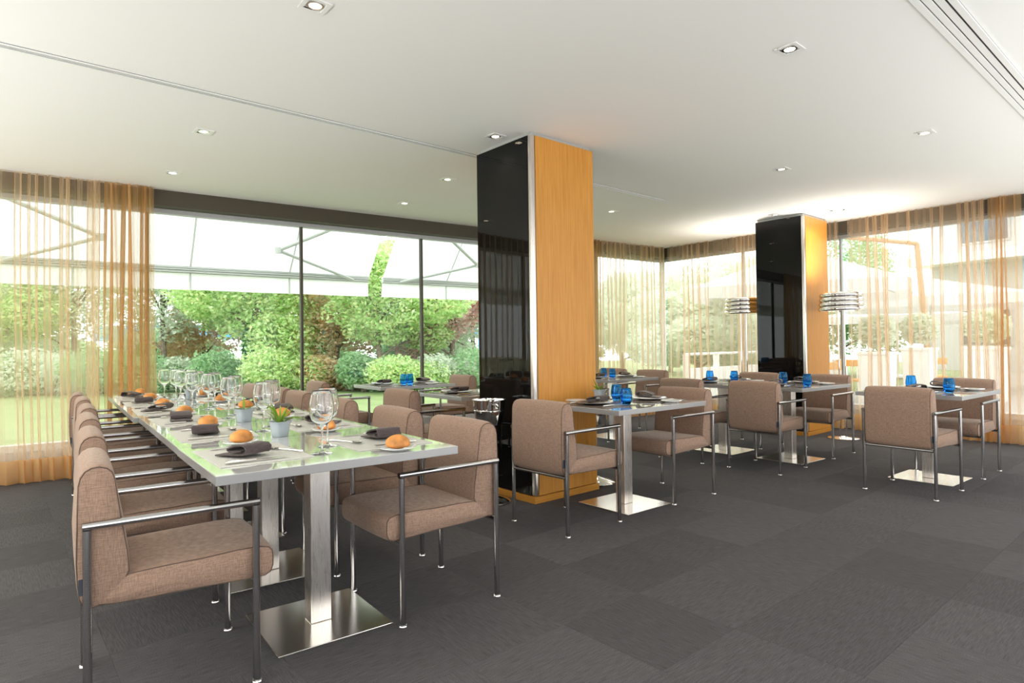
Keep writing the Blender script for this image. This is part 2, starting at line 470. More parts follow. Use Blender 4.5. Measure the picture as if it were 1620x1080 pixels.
# right hand window wall
XG = XR + GO
yc = wl(T_CORNER + .25, GO).y
struct('wall_right', MB().box(XG - .08, XG + .12, 1.0, yc, 0, .265).mesh('plinth_r'), M_sill, label='low plinth wall under the terrace windows')
struct('trim_2', MB().box(XR + .06, XG + .10, -1.6, yc, 2.645, CEIL).mesh('header_r'), M_dark, label='dark bronze header above the terrace windows')
win2 = thing('window_2', 'terrace window wall of tall glass panes behind sheer curtains', None); win2['kind'] = 'structure'
obj('head_rail', MB().box(XG - .04, XG + .05, 1.0, yc, 2.60, 2.645).mesh('head_rail_r'), M_frame, win2)
obj('sill_rail', MB().box(XG - .05, XG + .05, 1.0, yc, .265, .325).mesh('sill_rail_r'), M_white, win2)
ys = [1.02, 2.10, 3.55, 5.0, yc - .03]
for k, y in enumerate(ys):
    obj('mullion', MB().box(XG - .03, XG + .03, y - .014, y + .014, .325, 2.60).mesh('mullion_r', bevel=.003), M_white if k == len(ys) - 1 else M_frame, win2)
    if k: obj('glass_pane', MB().box(XG - .004, XG + .004, ys[k - 1] + .014, y - .014, .325, 2.60).mesh('pane_r'), M_pane, win2)
struct('wall_right_end', MB().box(XR + .08, XG + .12, -2.2, 1.0, 0, 2.645).mesh('wall_r_end'), M_white, label='plain white end of the right wall beyond the curtain')

struct('wall_left_end', MB().box(-6.12, -5.98, -2.2, 8.0, 0, CEIL).mesh('wall_left_end'), M_white, label='plain white wall closing the far left end of the room')
for k, x0 in enumerate((-5.98, -2.6, 0.8, 4.2, 7.6)):  # unseen piers added to cut the light from the open back
    struct('light_pier_back', MB().box(x0, x0 + 1.7, -2.2, -2.05, 0, CEIL).mesh('light_pier_back'), M_white, label='unseen white %s pier from the left, added behind the viewer to limit light' % ('first', 'second', 'third', 'fourth', 'fifth')[k])

# ------------------------------------------------------------------ curtains
def curtain_path(p0, p1, nwid, amp, seed, density=90, irr=0.45):
    """top view path of a hanging cloth: rounded folds of uneven width and depth"""
    r = random.Random(seed)
    d = (p1 - p0); Lh = d.length; e = d.normalized(); nn = Vector((-e.y, e.x, 0))
    nf = max(2, int(Lh / nwid))
    w = [1 + irr * (r.random() - .5) * 2 for _ in range(nf)]; sw = sum(w); w = [x / sw for x in w]
    am = [amp * (0.45 + 0.9 * r.random()) for _ in range(nf)]
    lean = [0.5 * (r.random() - .5) for _ in range(nf)]
    loop = [r.choice((.05, .10, .16, .22, .27)) for _ in range(nf)]
    pts = []; s = 0; per = max(8, int(density * Lh / nf))
    for k in range(nf):
        for i in range(per):
            u = i / per
            pts.append((s + w[k] * (u + lean[k] * math.sin(2 * PI * u) / 2 + loop[k] * math.sin(4 * PI * u)), am[k] * (1 if k % 2 else 1) * math.sin(2 * PI * u), k))
        s += w[k]
    pts.append((1.0, 0, nf - 1))
    return pts, Lh, e, nn

def curtain(label, p0, p1, nwid, amp, seed, mat, z0=0.012, z1=CEIL - .004, group='sheer amber curtains', hem=0.22, pinch=0.0, density=90):
    root = thing('curtain', label, 'curtain', (p0.x, p0.y, 0), 0, group)
    pts, Lh, e, nn = curtain_path(p0, p1, nwid, amp, seed, density)
    ph = random.Random(seed + 1).random() * 6
    def grid(zs, push=0.0):
        vs = []; n = len(pts)
        for z in zs:
            q = 1 - (z / z1)
            for s, dd, k in pts:
                a = dd * (0.55 + 0.6 * q ** 0.7) + push
                sl = 0.012 * math.sin(3 * s * 6 + ph + z * 1.3) + 0.02 * q * math.sin(s * 23 + ph)
                ss = s * Lh * (1 - pinch * 4 * (z / z1) * (1 - z / z1) * 0) + sl
                p = e * ss + nn * a
                vs.append((p.x, p.y, z))
        fs = []
        for i in range(len(zs) - 1):
            for j in range(n - 1):
                fs.append((i * n + j, i * n + j + 1, (i + 1) * n + j + 1, (i + 1) * n + j))
        me = bpy.data.meshes.new('cloth'); me.from_pydata(vs, [], fs); me.shade_smooth()
        return me
    zz = [hem + (z1 - hem) * i / 10 for i in range(11)]
    obj('cloth', grid(zz), mat, root)
    obj('hem', grid([z0, hem * .5, hem]), M_hem, root)['label'] = 'denser doubled bottom hem'
    return root

def wlp(x, off):                    # curtain line point at given world x
    t = (x - .10) / E2.x
    return wl(t, off)
curtain('wide sheer amber curtain over the leftmost garden window, loosely pleated', wlp(-5.9, -.02), wlp(0.86, -.02), 0.115, 0.036, 5, M_sheer, density=130)
curtain('dense gathered end of the sheer amber curtain beside the bare garden window', wlp(0.87, -.03), wlp(1.29, -.03), 0.068, 0.05, 11, M_sheer2)
curtain('dense gathered amber curtain just right of the large wood column', wlp(6.6, -.03), wlp(7.28, -.03), 0.075, 0.045, 21, M_sheer2)
curtain('evenly pleated sheer curtain running from the gathered bunch to the far corner', wlp(7.29, -.03), wlp(XR - .06, -.05), 0.125, 0.022, 23, M_sheer)
curtain('evenly pleated sheer curtain on the right wall next to the far corner', Vector((XR - .02, 6.22, 0)), Vector((XR - .02, 3.47, 0)), 0.13, 0.028, 33, M_sheer, density=130)
curtain('wide sheer curtain over the terrace window at the right edge of the room', Vector((XR - .02, 3.36, 0)), Vector((XR - .02, 1.86, 0)), 0.105, 0.032, 39, M_sheer, density=130)
curtain('narrow dense gathered curtain end at the far right of the terrace window', Vector((XR - .02, 1.85, 0)), Vector((XR - .02, 1.54, 0)), 0.07, 0.045, 41, M_sheer2)

# ------------------------------------------------------------------ columns
def column(x0, x1, y0, y1, label):
    root = thing('pillar', label, None); root['kind'] = 'structure'
    zt, zb = CEIL - .03, 0.055
    obj('core', MB().box(x0 + .02, x1 - .02, y0 + .02, y1 - .02, 0.0, CEIL - .001).mesh('core'), M_frame, root)
    obj('wood_panel', MB().box(x0 + .045, x1, y0, y0 + .02, zb, zt).mesh('wood_panel', bevel=.002), M_wood, root)
    obj('wood_panel', MB().box(x0 + .021, x1 - .045, y1 - .02, y1, zb, zt).mesh('wood_panel', bevel=.002), M_wood, root)
    obj('glass_panel', MB().box(x0, x0 + .02, y0 + .04, y1, zb, zt).mesh('glass_panel', bevel=.001), M_black, root)
    obj('glass_panel', MB().box(x1 - .02, x1, y0 + .0205, y1 - .04, zb, zt).mesh('glass_panel', bevel=.001), M_black, root)
    obj('corner_trim', MB().box(x0 - .001, x0 + .044, y0 - .001, y0 + .039, zb, zt).mesh('corner_trim', bevel=.012, seg=3), M_steel, root)
    obj('corner_trim', MB().box(x1 - .044, x1 + .001, y1 - .039, y1 + .001, zb, zt).mesh('corner_trim', bevel=.012, seg=3), M_steel, root)
    obj('plinth', MB().box(x0 - .012, x1 + .012, y0 - .012, y1 + .012, 0.0005, zb - .004).mesh('plinth', bevel=.003), M_woodb, root)
    return root
column(3.13, 3.82, 3.43, 4.10, 'large square column nearest the camera, black glass and maple faces')
column(7.84, 8.52, 3.52, 4.16, 'far square column by the terrace window, black glass and maple faces')

# ------------------------------------------------------------------ ceiling fittings
def slot_diffuser(label, x0, x1, y0, y1, bars):
    root = thing('air_diffuser', label, 'air vent', ((x0 + x1) / 2, (y0 + y1) / 2, CEIL), 0)
    lx = (x1 - x0) / 2; ly = (y1 - y0) / 2
    obj('backing', MB().box(-lx, lx, -ly, ly, -.0025, -.0005).mesh('backing'), M_slot, root)
    for (a, b, d) in bars:
        obj('slat', MB().box(-lx, lx, -ly + a, -ly + b, -d, -.0026).mesh('slat', bevel=.001), M_white, root)
    return root
slot_diffuser('long thin slotted air vent crossing the ceiling behind the large column', -2.4, 5.84, 4.165, 4.235,
              [(0, .013, .008), (.023, .029, .006), (.039, .045, .006), (.055, .070, .008)])
slot_diffuser('broad slotted air vent at the upper right edge of the ceiling', 2.6, 8.7, .835, .985,
              [(0, .030, .012), (.042, .075, .006), (.081, .112, .009), (.118, .150, .012)])

dl_frame = MB()
q = .062
for (a, b, c, d) in ((-q, q, -q, -.04), (-q, q, .04, q), (-q, -.04, -.04, .04), (.04, q, -.04, .04)):
    dl_frame.box(a, b, c, d, -.006, -.0005)
dl_frame = dl_frame.mesh('downlight_frame', bevel=.0015, seg=1)
dl_ring = MB().lathe([(.039, -.0045), (.039, -.001), (.028, -.001), (.030, -.0045)], 24).mesh('lamp_ring')
dl_disc = MB().lathe([(0, -.004), (.028, -.0035), (.028, -.001), (0, -.001)], 24).mesh('lamp_disc')
DL = [(1.19, 2.80, 'square downlight nearest the camera at the top of the picture, left of centre'),
      (1.24, 4.96, 'square downlight above the long table, between the vent and the window'),
      (1.31, 6.30, 'square downlight closest to the gathered curtain on the left'),
      (3.01, 3.70, 'square downlight against the black face of the large column'),
      (3.42, 4.95, 'square downlight behind the long vent, left of the large column'),
      (3.61, 6.08, 'square downlight closest to the bare garden window'),
      (3.39, 1.58, 'largest lit square downlight on the right half of the ceiling'),
      (5.60, 1.56, 'square downlight near the broad vent above the right table'),
      (5.69, 2.75, 'square downlight over the middle tables, front of the far column'),
      (5.83, 4.94, 'square downlight past the end of the long vent near the far corner'),
      (7.67, 3.80, 'square downlight against the black face of the far column')]
def downlight(x, y, label, big=1.0, on=True):
    r = thing('downlight', label, 'ceiling light', (x, y, CEIL), 0, 'recessed ceiling downlights')
    r.scale = (big, big * 1.0, 1)
    obj('frame', dl_frame, M_white, r); obj('lamp_ring', dl_ring, M_chrome2, r); obj('lamp', dl_disc, M_lamp, r)
    ld = bpy.data.lights.new('bulb', 'SPOT'); ld.energy = DOWNLIGHT_W; ld.color = (1, .84, .66); ld.spot_size = 1.9; ld.spot_blend = .8; ld.shadow_soft_size = .03
    lo = bpy.data.objects.new('bulb', ld); COL.objects.link(lo); lo.parent = r; lo.location = (0, 0, -.012)
for x, y, l in DL: downlight(x, y, l)
downlight(8.02, 3.18, 'wide bright downlight between the far column and the right curtain', 2.0)

# ------------------------------------------------------------------ chairs
def cushion_from_profile(name, prof, hw, rnd=0.02, puff=0.008, ny=8):
    """closed profile in xz swept across y, with softened, slightly puffed side faces"""
    n = len(prof)
    cx = sum(p[0] for p in prof) / n; cz = sum(p[1] for p in prof) / n
    rows = []
    ysr = [(-hw, 1 - rnd * 5, ), (-hw + .004, 1 - rnd * 2.2), (-hw + .012, 1 - rnd * .7), (-hw + .026, 1.0)]
    for y, k in ysr: rows.append((y, k))
    for i in range(1, ny): rows.append((-hw + .026 + (2 * hw - .052) * i / ny, 1.0 + 0.0))
    for y, k in reversed(ysr): rows.append((-y, k))
    vs = []
    for y, k in rows:
        b = puff * (1 - (y / hw) ** 2)
        for x, z in prof:
            dx, dz = x - cx, z - cz
            l = math.hypot(dx, dz) or 1
            ins = (1 - k) * 0.09
            vs.append((x - dx / l * ins + dx / l * b, y, z - dz / l * ins + dz / l * b))
    fs = []
    m = len(rows)
    for i in range(m - 1):
        for j in range(n):
            fs.append((i * n + j, i * n + (j + 1) % n, (i + 1) * n + (j + 1) % n, (i + 1) * n + j))
    # side caps, fan to a slightly bulged centre
    for i, sgn in ((0, -1), (m - 1, 1)):
        c = len(vs); vs.append((cx, rows[i][0] + sgn * .006, cz))
        for j in range(n):
            f = (i * n + j, i * n + (j + 1) % n, c)
            fs.append(f)
    return MB().add(vs, fs).mesh(name, ang=60)

def arc(cx, cz, r, a0, a1, n):
    return [(cx + r * math.cos(math.radians(a0 + (a1 - a0) * i / n)), cz + r * math.sin(math.radians(a0 + (a1 - a0) * i / n))) for i in range(n + 1)]
# backrest, side profile: front at +x
prof_back = []
prof_back += [(-.150, .435), (-.135, .47), (-.137, .53), (-.150, .63), (-.163, .71), (-.170, .755)]
prof_back += [(-.174, .782), (-.181, .804), (-.195, .818), (-.216, .825), (-.238, .823), (-.256, .813), (-.268, .795), (-.274, .77)]
prof_back += [(-.279, .68), (-.282, .60), (-.281, .52), (-.277, .45), (-.271, .405), (-.262, .382), (-.24, .372), (-.20, .38), (-.17, .405)]
prof_seat = [(-.145, .464), (-.05, .469), (.08, .474), (.20, .476), (.275, .472), (.305, .464), (.316, .450), (.319, .425), (.318, .395), (.310, .373), (.29, .363), (.2, .363), (.05, .367), (-.1, .373), (-.19, .378), (-.225, .384), (-.228, .40), (-.19, .44)]
me_back = cushion_from_profile('backrest', prof_back, .234, .03, .006)
me_seat = cushion_from_profile('seat', prof_seat, .234, .03, .007)
R_T = .0125
me_leg = {}
for sx in (-1, 1):
    for sy in (-1, 1):
        pass
def side_frame(sx):  # one leg
    return MB().tube([(0, 0, .004), (0, 0, .6402)], R_T, 12).mesh('leg')
me_leg = MB().tube([(0, 0, .004), (0, 0, .628)], R_T, 12).mesh('leg')
me_arm = MB().tube([(-.2625, 0, .640), (.2625, 0, .640)], R_T, 12).mesh('armrest')
me_rail = MB().tube([(0, -.238, 0), (0, .238, 0)], .010, 10).mesh('rail')
me_srail = MB().tube([(-.238, 0, 0), (.238, 0, 0)], .008, 8).mesh('side_rail')
me_glide = MB().lathe([(0, 0), (.0175, 0), (.0185, .003), (.017, .007), (.0127, .009)], 14).mesh('foot_glide')
def piping(prof, y, hw, cx, cz):
    pts = []
    for x, z in prof + [prof[0]]:
        dx, dz = x - cx, z - cz; l = math.hypot(dx, dz)
        pts.append((x - dx / l * .006, y, z - dz / l * .006))
    return pts
def pip_mesh(prof):
    n = len(prof); cx = sum(p[0] for p in prof) / n; cz = sum(p[1] for p in prof) / n
    mb = MB()
    mb.tube(piping(prof, -.2305, .234, cx, cz), .0022, 6, cap=False)
    return mb.mesh('piping')
me_pipb = pip_mesh(prof_back); me_pips = pip_mesh(prof_seat)
me_tag = box_mesh('tag', .022, .003, .05)
for me, mt in ((me_back, M_fab), (me_seat, M_fab), (me_leg, M_chrome), (me_arm, M_chrome), (me_rail, M_chrome), (me_srail, M_chrome), (me_glide, M_chrome2), (me_pipb, M_fabr), (me_pips, M_fabr), (me_tag, M_tag)):
    me.materials.append(mt)

def chair(x, y, deg, label, group):
    r = thing('dining_chair', label, 'chair', (x, y, 0), math.radians(deg), group)
    s = obj('seat', me_seat, None, r); obj('piping', me_pips, None, s); obj('piping', me_pips, None, s, (0, .461, 0))
    b = obj('backrest', me_back, None, r); obj('piping', me_pipb, None, b); obj('piping', me_pipb, None, b, (0, .461, 0))
    obj('fabric_tag', me_tag, None, b, (-.262, -.237, .45))
    for sx in (-1, 1):
        for sy in (-1, 1):
            l = obj('leg', me_leg, None, r, (.25 * sx, .25 * sy, 0)); obj('foot_glide', me_glide, None, l)
    for sy in (-1, 1):
        obj('armrest', me_arm, None, r, (0, .25 * sy, 0))
        obj('side_rail', me_srail, None, r, (0, .15 * sy, .359))
    obj('rear_rail', me_rail, None, r, (-.25, 0, .362)); obj('front_rail', me_rail, None, r, (.25, 0, .356))
    return r

ORD = ['nearest', 'second', 'third', 'fourth', 'fifth', 'farthest']
GL = 'chairs along the left side of the long table'
GR = 'chairs along the right side of the long table'
LEFT = [(.512, 2.57, -4.8), (.592, 3.41, -4), (.667, 4.23, -3.5), (.742, 4.98, -4), (.800, 5.80, -4), (.828, 6.47, -5)]
for k, (x, y, d) in enumerate(LEFT):
    chair(x, y, d, ['nearest taupe armchair on the left of the long table, wholly in view',
                    'second taupe armchair from the front on the left of the long table',
                    'third taupe armchair from the front on the left of the long table',
                    'fourth taupe armchair from the front on the left of the long table',
                    'fifth taupe armchair from the front on the left of the long table',
                    'sixth and last taupe armchair on the left, nearest the curtain'][k], GL)
RIGHT = [(1.61, 2.565, 178), (1.66, 3.30, 176.5), (1.72, 4.23, 177), (1.80, 5.17, 176), (1.86, 5.78, 177), (1.88, 6.60, 176)]
for k, (x, y, d) in enumerate(RIGHT):
    chair(x, y, d, ['nearest taupe armchair on the right of the long table, pulled out slightly',
                    'second taupe armchair from the front on the right of the long table',
                    'third taupe armchair from the front on the right of the long table',
                    'fourth taupe armchair from the front on the right of the long table',
                    'fifth taupe armchair from the front on the right of the long table',
                    'sixth and last taupe armchair on the right, nearest the window'][k], GR)
GS = 'chairs at the small tables for two'
SMALL = [(2.98, 2.955, 0.8, 'taupe armchair with its back turned, against the large column'),
         (4.12, 2.955, 178, 'taupe armchair on the right of the table beside the large column'),
         (5.645, 2.92, 0, 'taupe armchair with its back turned, left of the middle right table'),
         (6.76, 2.92, 180, 'taupe armchair on the right of the table before the far column'),
         (5.61, 1.70, -4, 'taupe armchair with its back turned at the rightmost table'),
         (6.70, 1.67, 179, 'taupe armchair on the far side of the rightmost table, by the curtain'),
         (5.62, 3.69, 0, 'taupe armchair behind the column table, facing the table beyond'),
         (6.80, 3.71, 180, 'taupe armchair whose top shows before the black face of the far column'),
         (6.74, 5.22, 180, 'taupe armchair right of the table near the far corner'),
         (5.50, 5.22, 0, 'taupe armchair half hidden behind the large column at the corner table'),
         (6.86, 6.02, 180, 'farthest taupe armchair, backing onto the sheer curtain by the far corner'),
         (2.95, 6.42, -3, 'taupe armchair left of the window table with two blue glasses'),
         (2.93, 4.64, -2, 'taupe armchair left of the plain table beside the steel wine bucket'),
         (4.33, 6.32, 177, 'taupe armchair right of the window table, next to the large column')]
for x, y, d, l in SMALL: chair(x, y, d, l, GS)

# ------------------------------------------------------------------ tables
TW, TD, TH = .97, .775, .7545
def tab_top(w, d, name): return MB().box(-w / 2, w / 2, -d / 2, d / 2, TH - .004, TH).mesh(name, bevel=.0012, seg=1)
tt = {}
def table(x, y, deg, label, group, w=TW, d=TD, b=.48):
    r = thing('dining_table', label, 'table', (x, y, 0), math.radians(deg), group)
    key = (w, d)
    if key not in tt:
        a = MB().box(-w / 2, w / 2, -d / 2, d / 2, TH - .034, TH - .0005).mesh('tabletop', bevel=.002); a.materials.append(M_edge)
        c = MB().box(-w / 2 + .002, w / 2 - .002, -d / 2 + .002, d / 2 - .002, TH - .002, TH).mesh('lacquer', bevel=.0008, seg=1); c.materials.append(M_top)
        tt[key] = (a, c)
    t = obj('tabletop', tt[key][0], None, r); obj('lacquer_surface', tt[key][1], None, t)
    obj('column', me_col, None, r); obj('base_plate', me_base, None, r)
    obj('mounting_plate', me_mount, None, r)
    return r
me_col = MB().box(-.044, .044, -.044, .044, .010, TH - .038).mesh('column', bevel=.004); me_col.materials.append(M_steel)
me_base = MB().box(-.24, .24, -.24, .24, .0005, .010).mesh('base_plate', bevel=.002); me_base.materials.append(M_plate)
me_mount = MB().box(-.15, .15, -.15, .15, TH - .038, TH - .0342).mesh('mounting_plate'); me_mount.materials.append(M_slot)
LT = []
row0 = Vector((1.105, 2.625)); dirv = Vector((.0688, .9976))
for k in range(6):
    p = row0 + dirv * (TD + .004) * k
    dx = 0 if k < 3 else -.03
    yaw = -3.4 if k == 0 else -3.9
    w_ = TW
    LT.append((p.x + dx, p.y, yaw))
    table(p.x + dx, p.y, yaw, ['nearest of the six white tables joined as one long table',
                          'second white table from the front in the long row',
                          'third white table from the front in the long row, before the joint',
                          'fourth white table in the long row, just past the stepped joint',
                          'fifth white table from the front in the long row',
                          'sixth and last white table of the long row, by the curtain'][k], 'white tables joined into one long table')
ST = {'column': (3.62, 2.985, -1.5), 'middle': (6.21, 3.70, -.5), 'far_column': (6.21, 2.965, -3), 'right': (6.17, 1.74, -2.5),
      'corner': (6.15, 5.24, -2), 'window': (3.70, 6.28, -4), 'bucket': (3.55, 4.60, -4)}
LBL = {'column': 'white table for two beside the large column, with a potted plant', 'middle': 'white table for two between the two columns, behind the others',
       'far_column': 'white table for two in front of the far column', 'right': 'rightmost white table for two near the terrace curtain',
       'corner': 'white table for two near the far corner, right of the large column', 'window': 'white table for two by the bare garden window, with blue glasses',
       'bucket': 'white table for two left of the large column, behind the wine bucket'}
for k, (x, y, d) in ST.items():
    table(x, y, d, LBL[k], 'white tables for two', *((.93, .74) if k in ('window', 'bucket', 'corner') else (TW, TD)))

# ------------------------------------------------------------------ tableware
def ribbon(pts, th, w0, w1=None, name='cloth', waves=0.0, seed=0, nw=6):
    """thick cloth strip following a path in xz, width along y"""
    r = random.Random(seed)
    n = len(pts); P2 = [Vector((p[0], 0, p[1])) for p in pts]
    vs = []; fs = []
    for side in (1, -1):
        for i, p in enumerate(P2):
            t = (P2[min(n - 1, i + 1)] - P2[max(0, i - 1)]).normalized()
            nrm = Vector((-t.z, 0, t.x))
            w = w0 + ((w1 or w0) - w0) * i / (n - 1)
            for j in range(nw + 1):
                u = j / nw * 2 - 1
                wob = waves * (noise.noise(Vector((i * .7, u * 2, seed))))
                q = p + nrm * (side * th / 2) + Vector((wob * .5, u * w / 2 + waves * noise.noise(Vector((i * .5, seed, 3))), abs(wob) * .6))
                vs.append(q)
    k = nw + 1; off = n * k
    for i in range(n - 1):
        for j in range(nw):
            fs.append((i * k + j, i * k + j + 1, (i + 1) * k + j + 1, (i + 1) * k + j))
            fs.append((off + i * k + j, off + (i + 1) * k + j, off + (i + 1) * k + j + 1, off + i * k + j + 1))
    for i in range(n - 1):
        for j in (0, nw):
            fs.append((i * k + j, (i + 1) * k + j, off + (i + 1) * k + j, off + i * k + j))
    for i in (0, n - 1):
        for j in range(nw):
            fs.append((i * k + j, i * k + j + 1, off + i * k + j + 1, off + i * k + j))
    me = MB().add(vs, fs).mesh(name, ang=50)
    return me
nap_path = [(-.085, .004), (-.03, .006), (.03, .008), (.07, .011), (.086, .018), (.087, .028), (.076, .036), (.05, .038), (.015, .034), (-.015, .028), (-.032, .024), (-.034, .0175), (-.022, .0145), (.01, .0155), (.045, .0185)]
nap_path = [(x, z * 1.35) for x, z in nap_path]
ME_NAP = []
for sd in range(4):
    me = ribbon(nap_path, .0055, .135 - .01 * sd, .095 + .01 * sd, 'napkin', .012, sd * 5 + 1); me.materials.append(M_nap); ME_NAP.append(me)

def bread_mesh(seed):
    bm = bmesh.new(); bmesh.ops.create_icosphere(bm, subdivisions=4, radius=1)
    for v in bm.verts:
        d = v.co.normalized()
        k = 1 + .06 * noise.noise(d * 1.6 + Vector((seed, 0, 0))) + .015 * noise.noise(d * 6 + Vector((0, seed, 0)))
        p = d * k
        z = p.z if p.z > 0 else p.z * .45
        v.co = Vector((p.x * .046, p.y * .052, z * .041 + .017))
    me = bpy.data.meshes.new('bread_roll'); bm.to_mesh(me); bm.free(); me.shade_smooth(); me.materials.append(M_bread)
    return me
ME_BREAD = [bread_mesh(s) for s in (1, 5, 9)]
def plate_mesh(r, h, name, m):
    me = MB().lathe([(0, 0), (r * .55, 0), (r * .62, .003), (r * .97, h), (r, h + .001), (r * .985, h + .004), (r * .66, .0075), (r * .58, .0055), (0, .005)], 40).mesh(name, ang=60)
    me.materials.append(m); return me
ME_SIDE = plate_mesh(.078, .012, 'side_plate', M_china)
ME_DIN = plate_mesh(.135, .014, 'dinner_plate', M_greyc)
ME_DINW = plate_mesh(.135, .014, 'dinner_plate', M_china)
def mat_mesh(m, name): 
    me = MB().box(-.175, .175, -.24, .24, 0, .003).mesh(name, bevel=.001, seg=1); me.materials.append(m); return me
ME_MAT = mat_mesh(M_mat, 'placemat'); ME_MAT2 = mat_mesh(M_mat2, 'placemat')
# cutlery lies along +x, handle at -x
def flat_outline(pts, z0, z1):
    n = len(pts); mb = MB()
    poly = [(x, y) for x, y in pts] + [(x, -y) for x, y in reversed(pts) if abs(y) > 1e-6]
    m = len(poly)
    mb.add([(x, y, z0) for x, y in poly] + [(x, y, z1) for x, y in poly], [tuple(range(m))[::-1], tuple(range(m, 2 * m))] + [(i, (i + 1) % m, (i + 1) % m + m, i + m) for i in range(m)])
    return mb
def knife_meshes():
    h = MB().tube([(-.115, 0, .006), (-.10, 0, .006), (-.05, 0, .006), (-.004, 0, .006)], [.0045, .0062, .0058, .0048], 10).mesh('handle')
    b = flat_outline([(-.004, .004), (.03, .0075), (.08, .0085), (.105, .006), (.118, .001)], .0035, .0062).mesh('blade', bevel=.0005, seg=1)
    return h, b
def spoon_meshes():
    h = MB().tube([(-.10, 0, .0035), (-.07, 0, .005), (0, 0, .006), (.045, 0, .0045)], [.005, .0045, .0028, .003], 8).mesh('handle')
    mb = MB(); n = 14; rings = []
    for i in range(6):
        k = i / 5
        for j in range(n):
            a = 2 * PI * j / n; w = .0195 * (1 + .12 * math.cos(a))
            rings.append((.072 + .032 * k * math.cos(a), w * k * math.sin(a), .0015 + .0075 * k * k))
    fs = [(i * n + j, i * n + (j + 1) % n, (i + 1) * n + (j + 1) % n, (i + 1) * n + j) for i in range(5) for j in range(n)]
    mb.add(rings + [(x, y, z + .0014) for x, y, z in rings], fs + [tuple(len(rings) + q for q in reversed(f)) for f in fs])
    return h, mb.mesh('bowl', ang=60)
def fork_meshes():
    h = MB().tube([(-.10, 0, .0035), (-.07, 0, .005), (0, 0, .006), (.04, 0, .004)], [.005, .0045, .0028, .0035], 8).mesh('handle')
    mb = flat_outline([(.036, .003), (.05, .0105), (.062, .0115)], .003, .0052)
    for k in range(4):
        y = -.0098 + k * .00653
        mb.add(*[(lambda v: v)(q) for q in ([(.062, y - .0016, .003), (.062, y + .0016, .003), (.103, y + .0008, .006), (.103, y - .0008, .006), (.062, y - .0016, .0052), (.062, y + .0016, .0052), (.103, y + .0008, .0075), (.103, y - .0008, .0075)],
               [(0, 3, 2, 1), (4, 5, 6, 7), (0, 1, 5, 4), (1, 2, 6, 5), (2, 3, 7, 6), (3, 0, 4, 7)])])
    return h, mb.mesh('tines')
KN, SP, FK = knife_meshes(), spoon_meshes(), fork_meshes()
for p in KN + SP + FK: p.materials.append(M_cut)
ME_GLASSW = MB().lathe([(0, 0), (.036, .0005), (.037, .002), (.030, .0035), (.008, .006), (.0045, .012), (.0036, .03), (.0036, .082), (.0055, .092), (.018, .100), (.034, .116), (.043, .138), (.0455, .158), (.043, .182), (.0375, .208), (.0335, .222),
                       (.0325, .222), (.0362, .208), (.0416, .182), (.0440, .158), (.0415, .138), (.0328, .1175), (.017, .1025), (0, .098)], 32).mesh('wine_glass', ang=80)
ME_GLASSW.materials.append(M_clear)
ME_TUMB = MB().lathe([(0, 0), (.024, 0), (.027, .002), (.038, .022), (.0425, .045), (.041, .075), (.036, .105), (.033, .118), (.0318, .1182), (.0345, .105), (.0393, .075), (.0405, .046), (.0358, .026), (.024, .014), (0, .012)], 32).mesh('tumbler', ang=80)
ME_TUMB.materials.append(M_blue)
ME_SMALLG = MB().lathe([(0, 0), (.026, 0), (.027, .002), (.0275, .075), (.0262, .0755), (.0258, .008), (0, .007)], 28).mesh('small_glass', ang=80)
ME_SMALLG.materials.append(M_clear)

class Frame:
    def __init__(s, x, y, deg, flip=False):
        s.o = Vector((x, y)); a = math.radians(deg + (180 if flip else 0)); s.a = a
        s.u = Vector((math.cos(a), math.sin(a))); s.v = Vector((-math.sin(a), math.cos(a)))
    def at(s, u, v, z): p = s.o + s.u * u + s.v * v; return (p.x, p.y, z)

def single(name, me, label, cat, loc, rz, group=None, rot=None):
    o = obj(name, me, None, None, loc, rot or (0, 0, rz))
    return setp(o, label, cat, group)
def two_part(name, parts, names, label, cat, loc, rz, group):
    r = thing(name, label, cat, loc, rz, group)
    for me, n in zip(parts, names): obj(n, me, None, r)
    return r

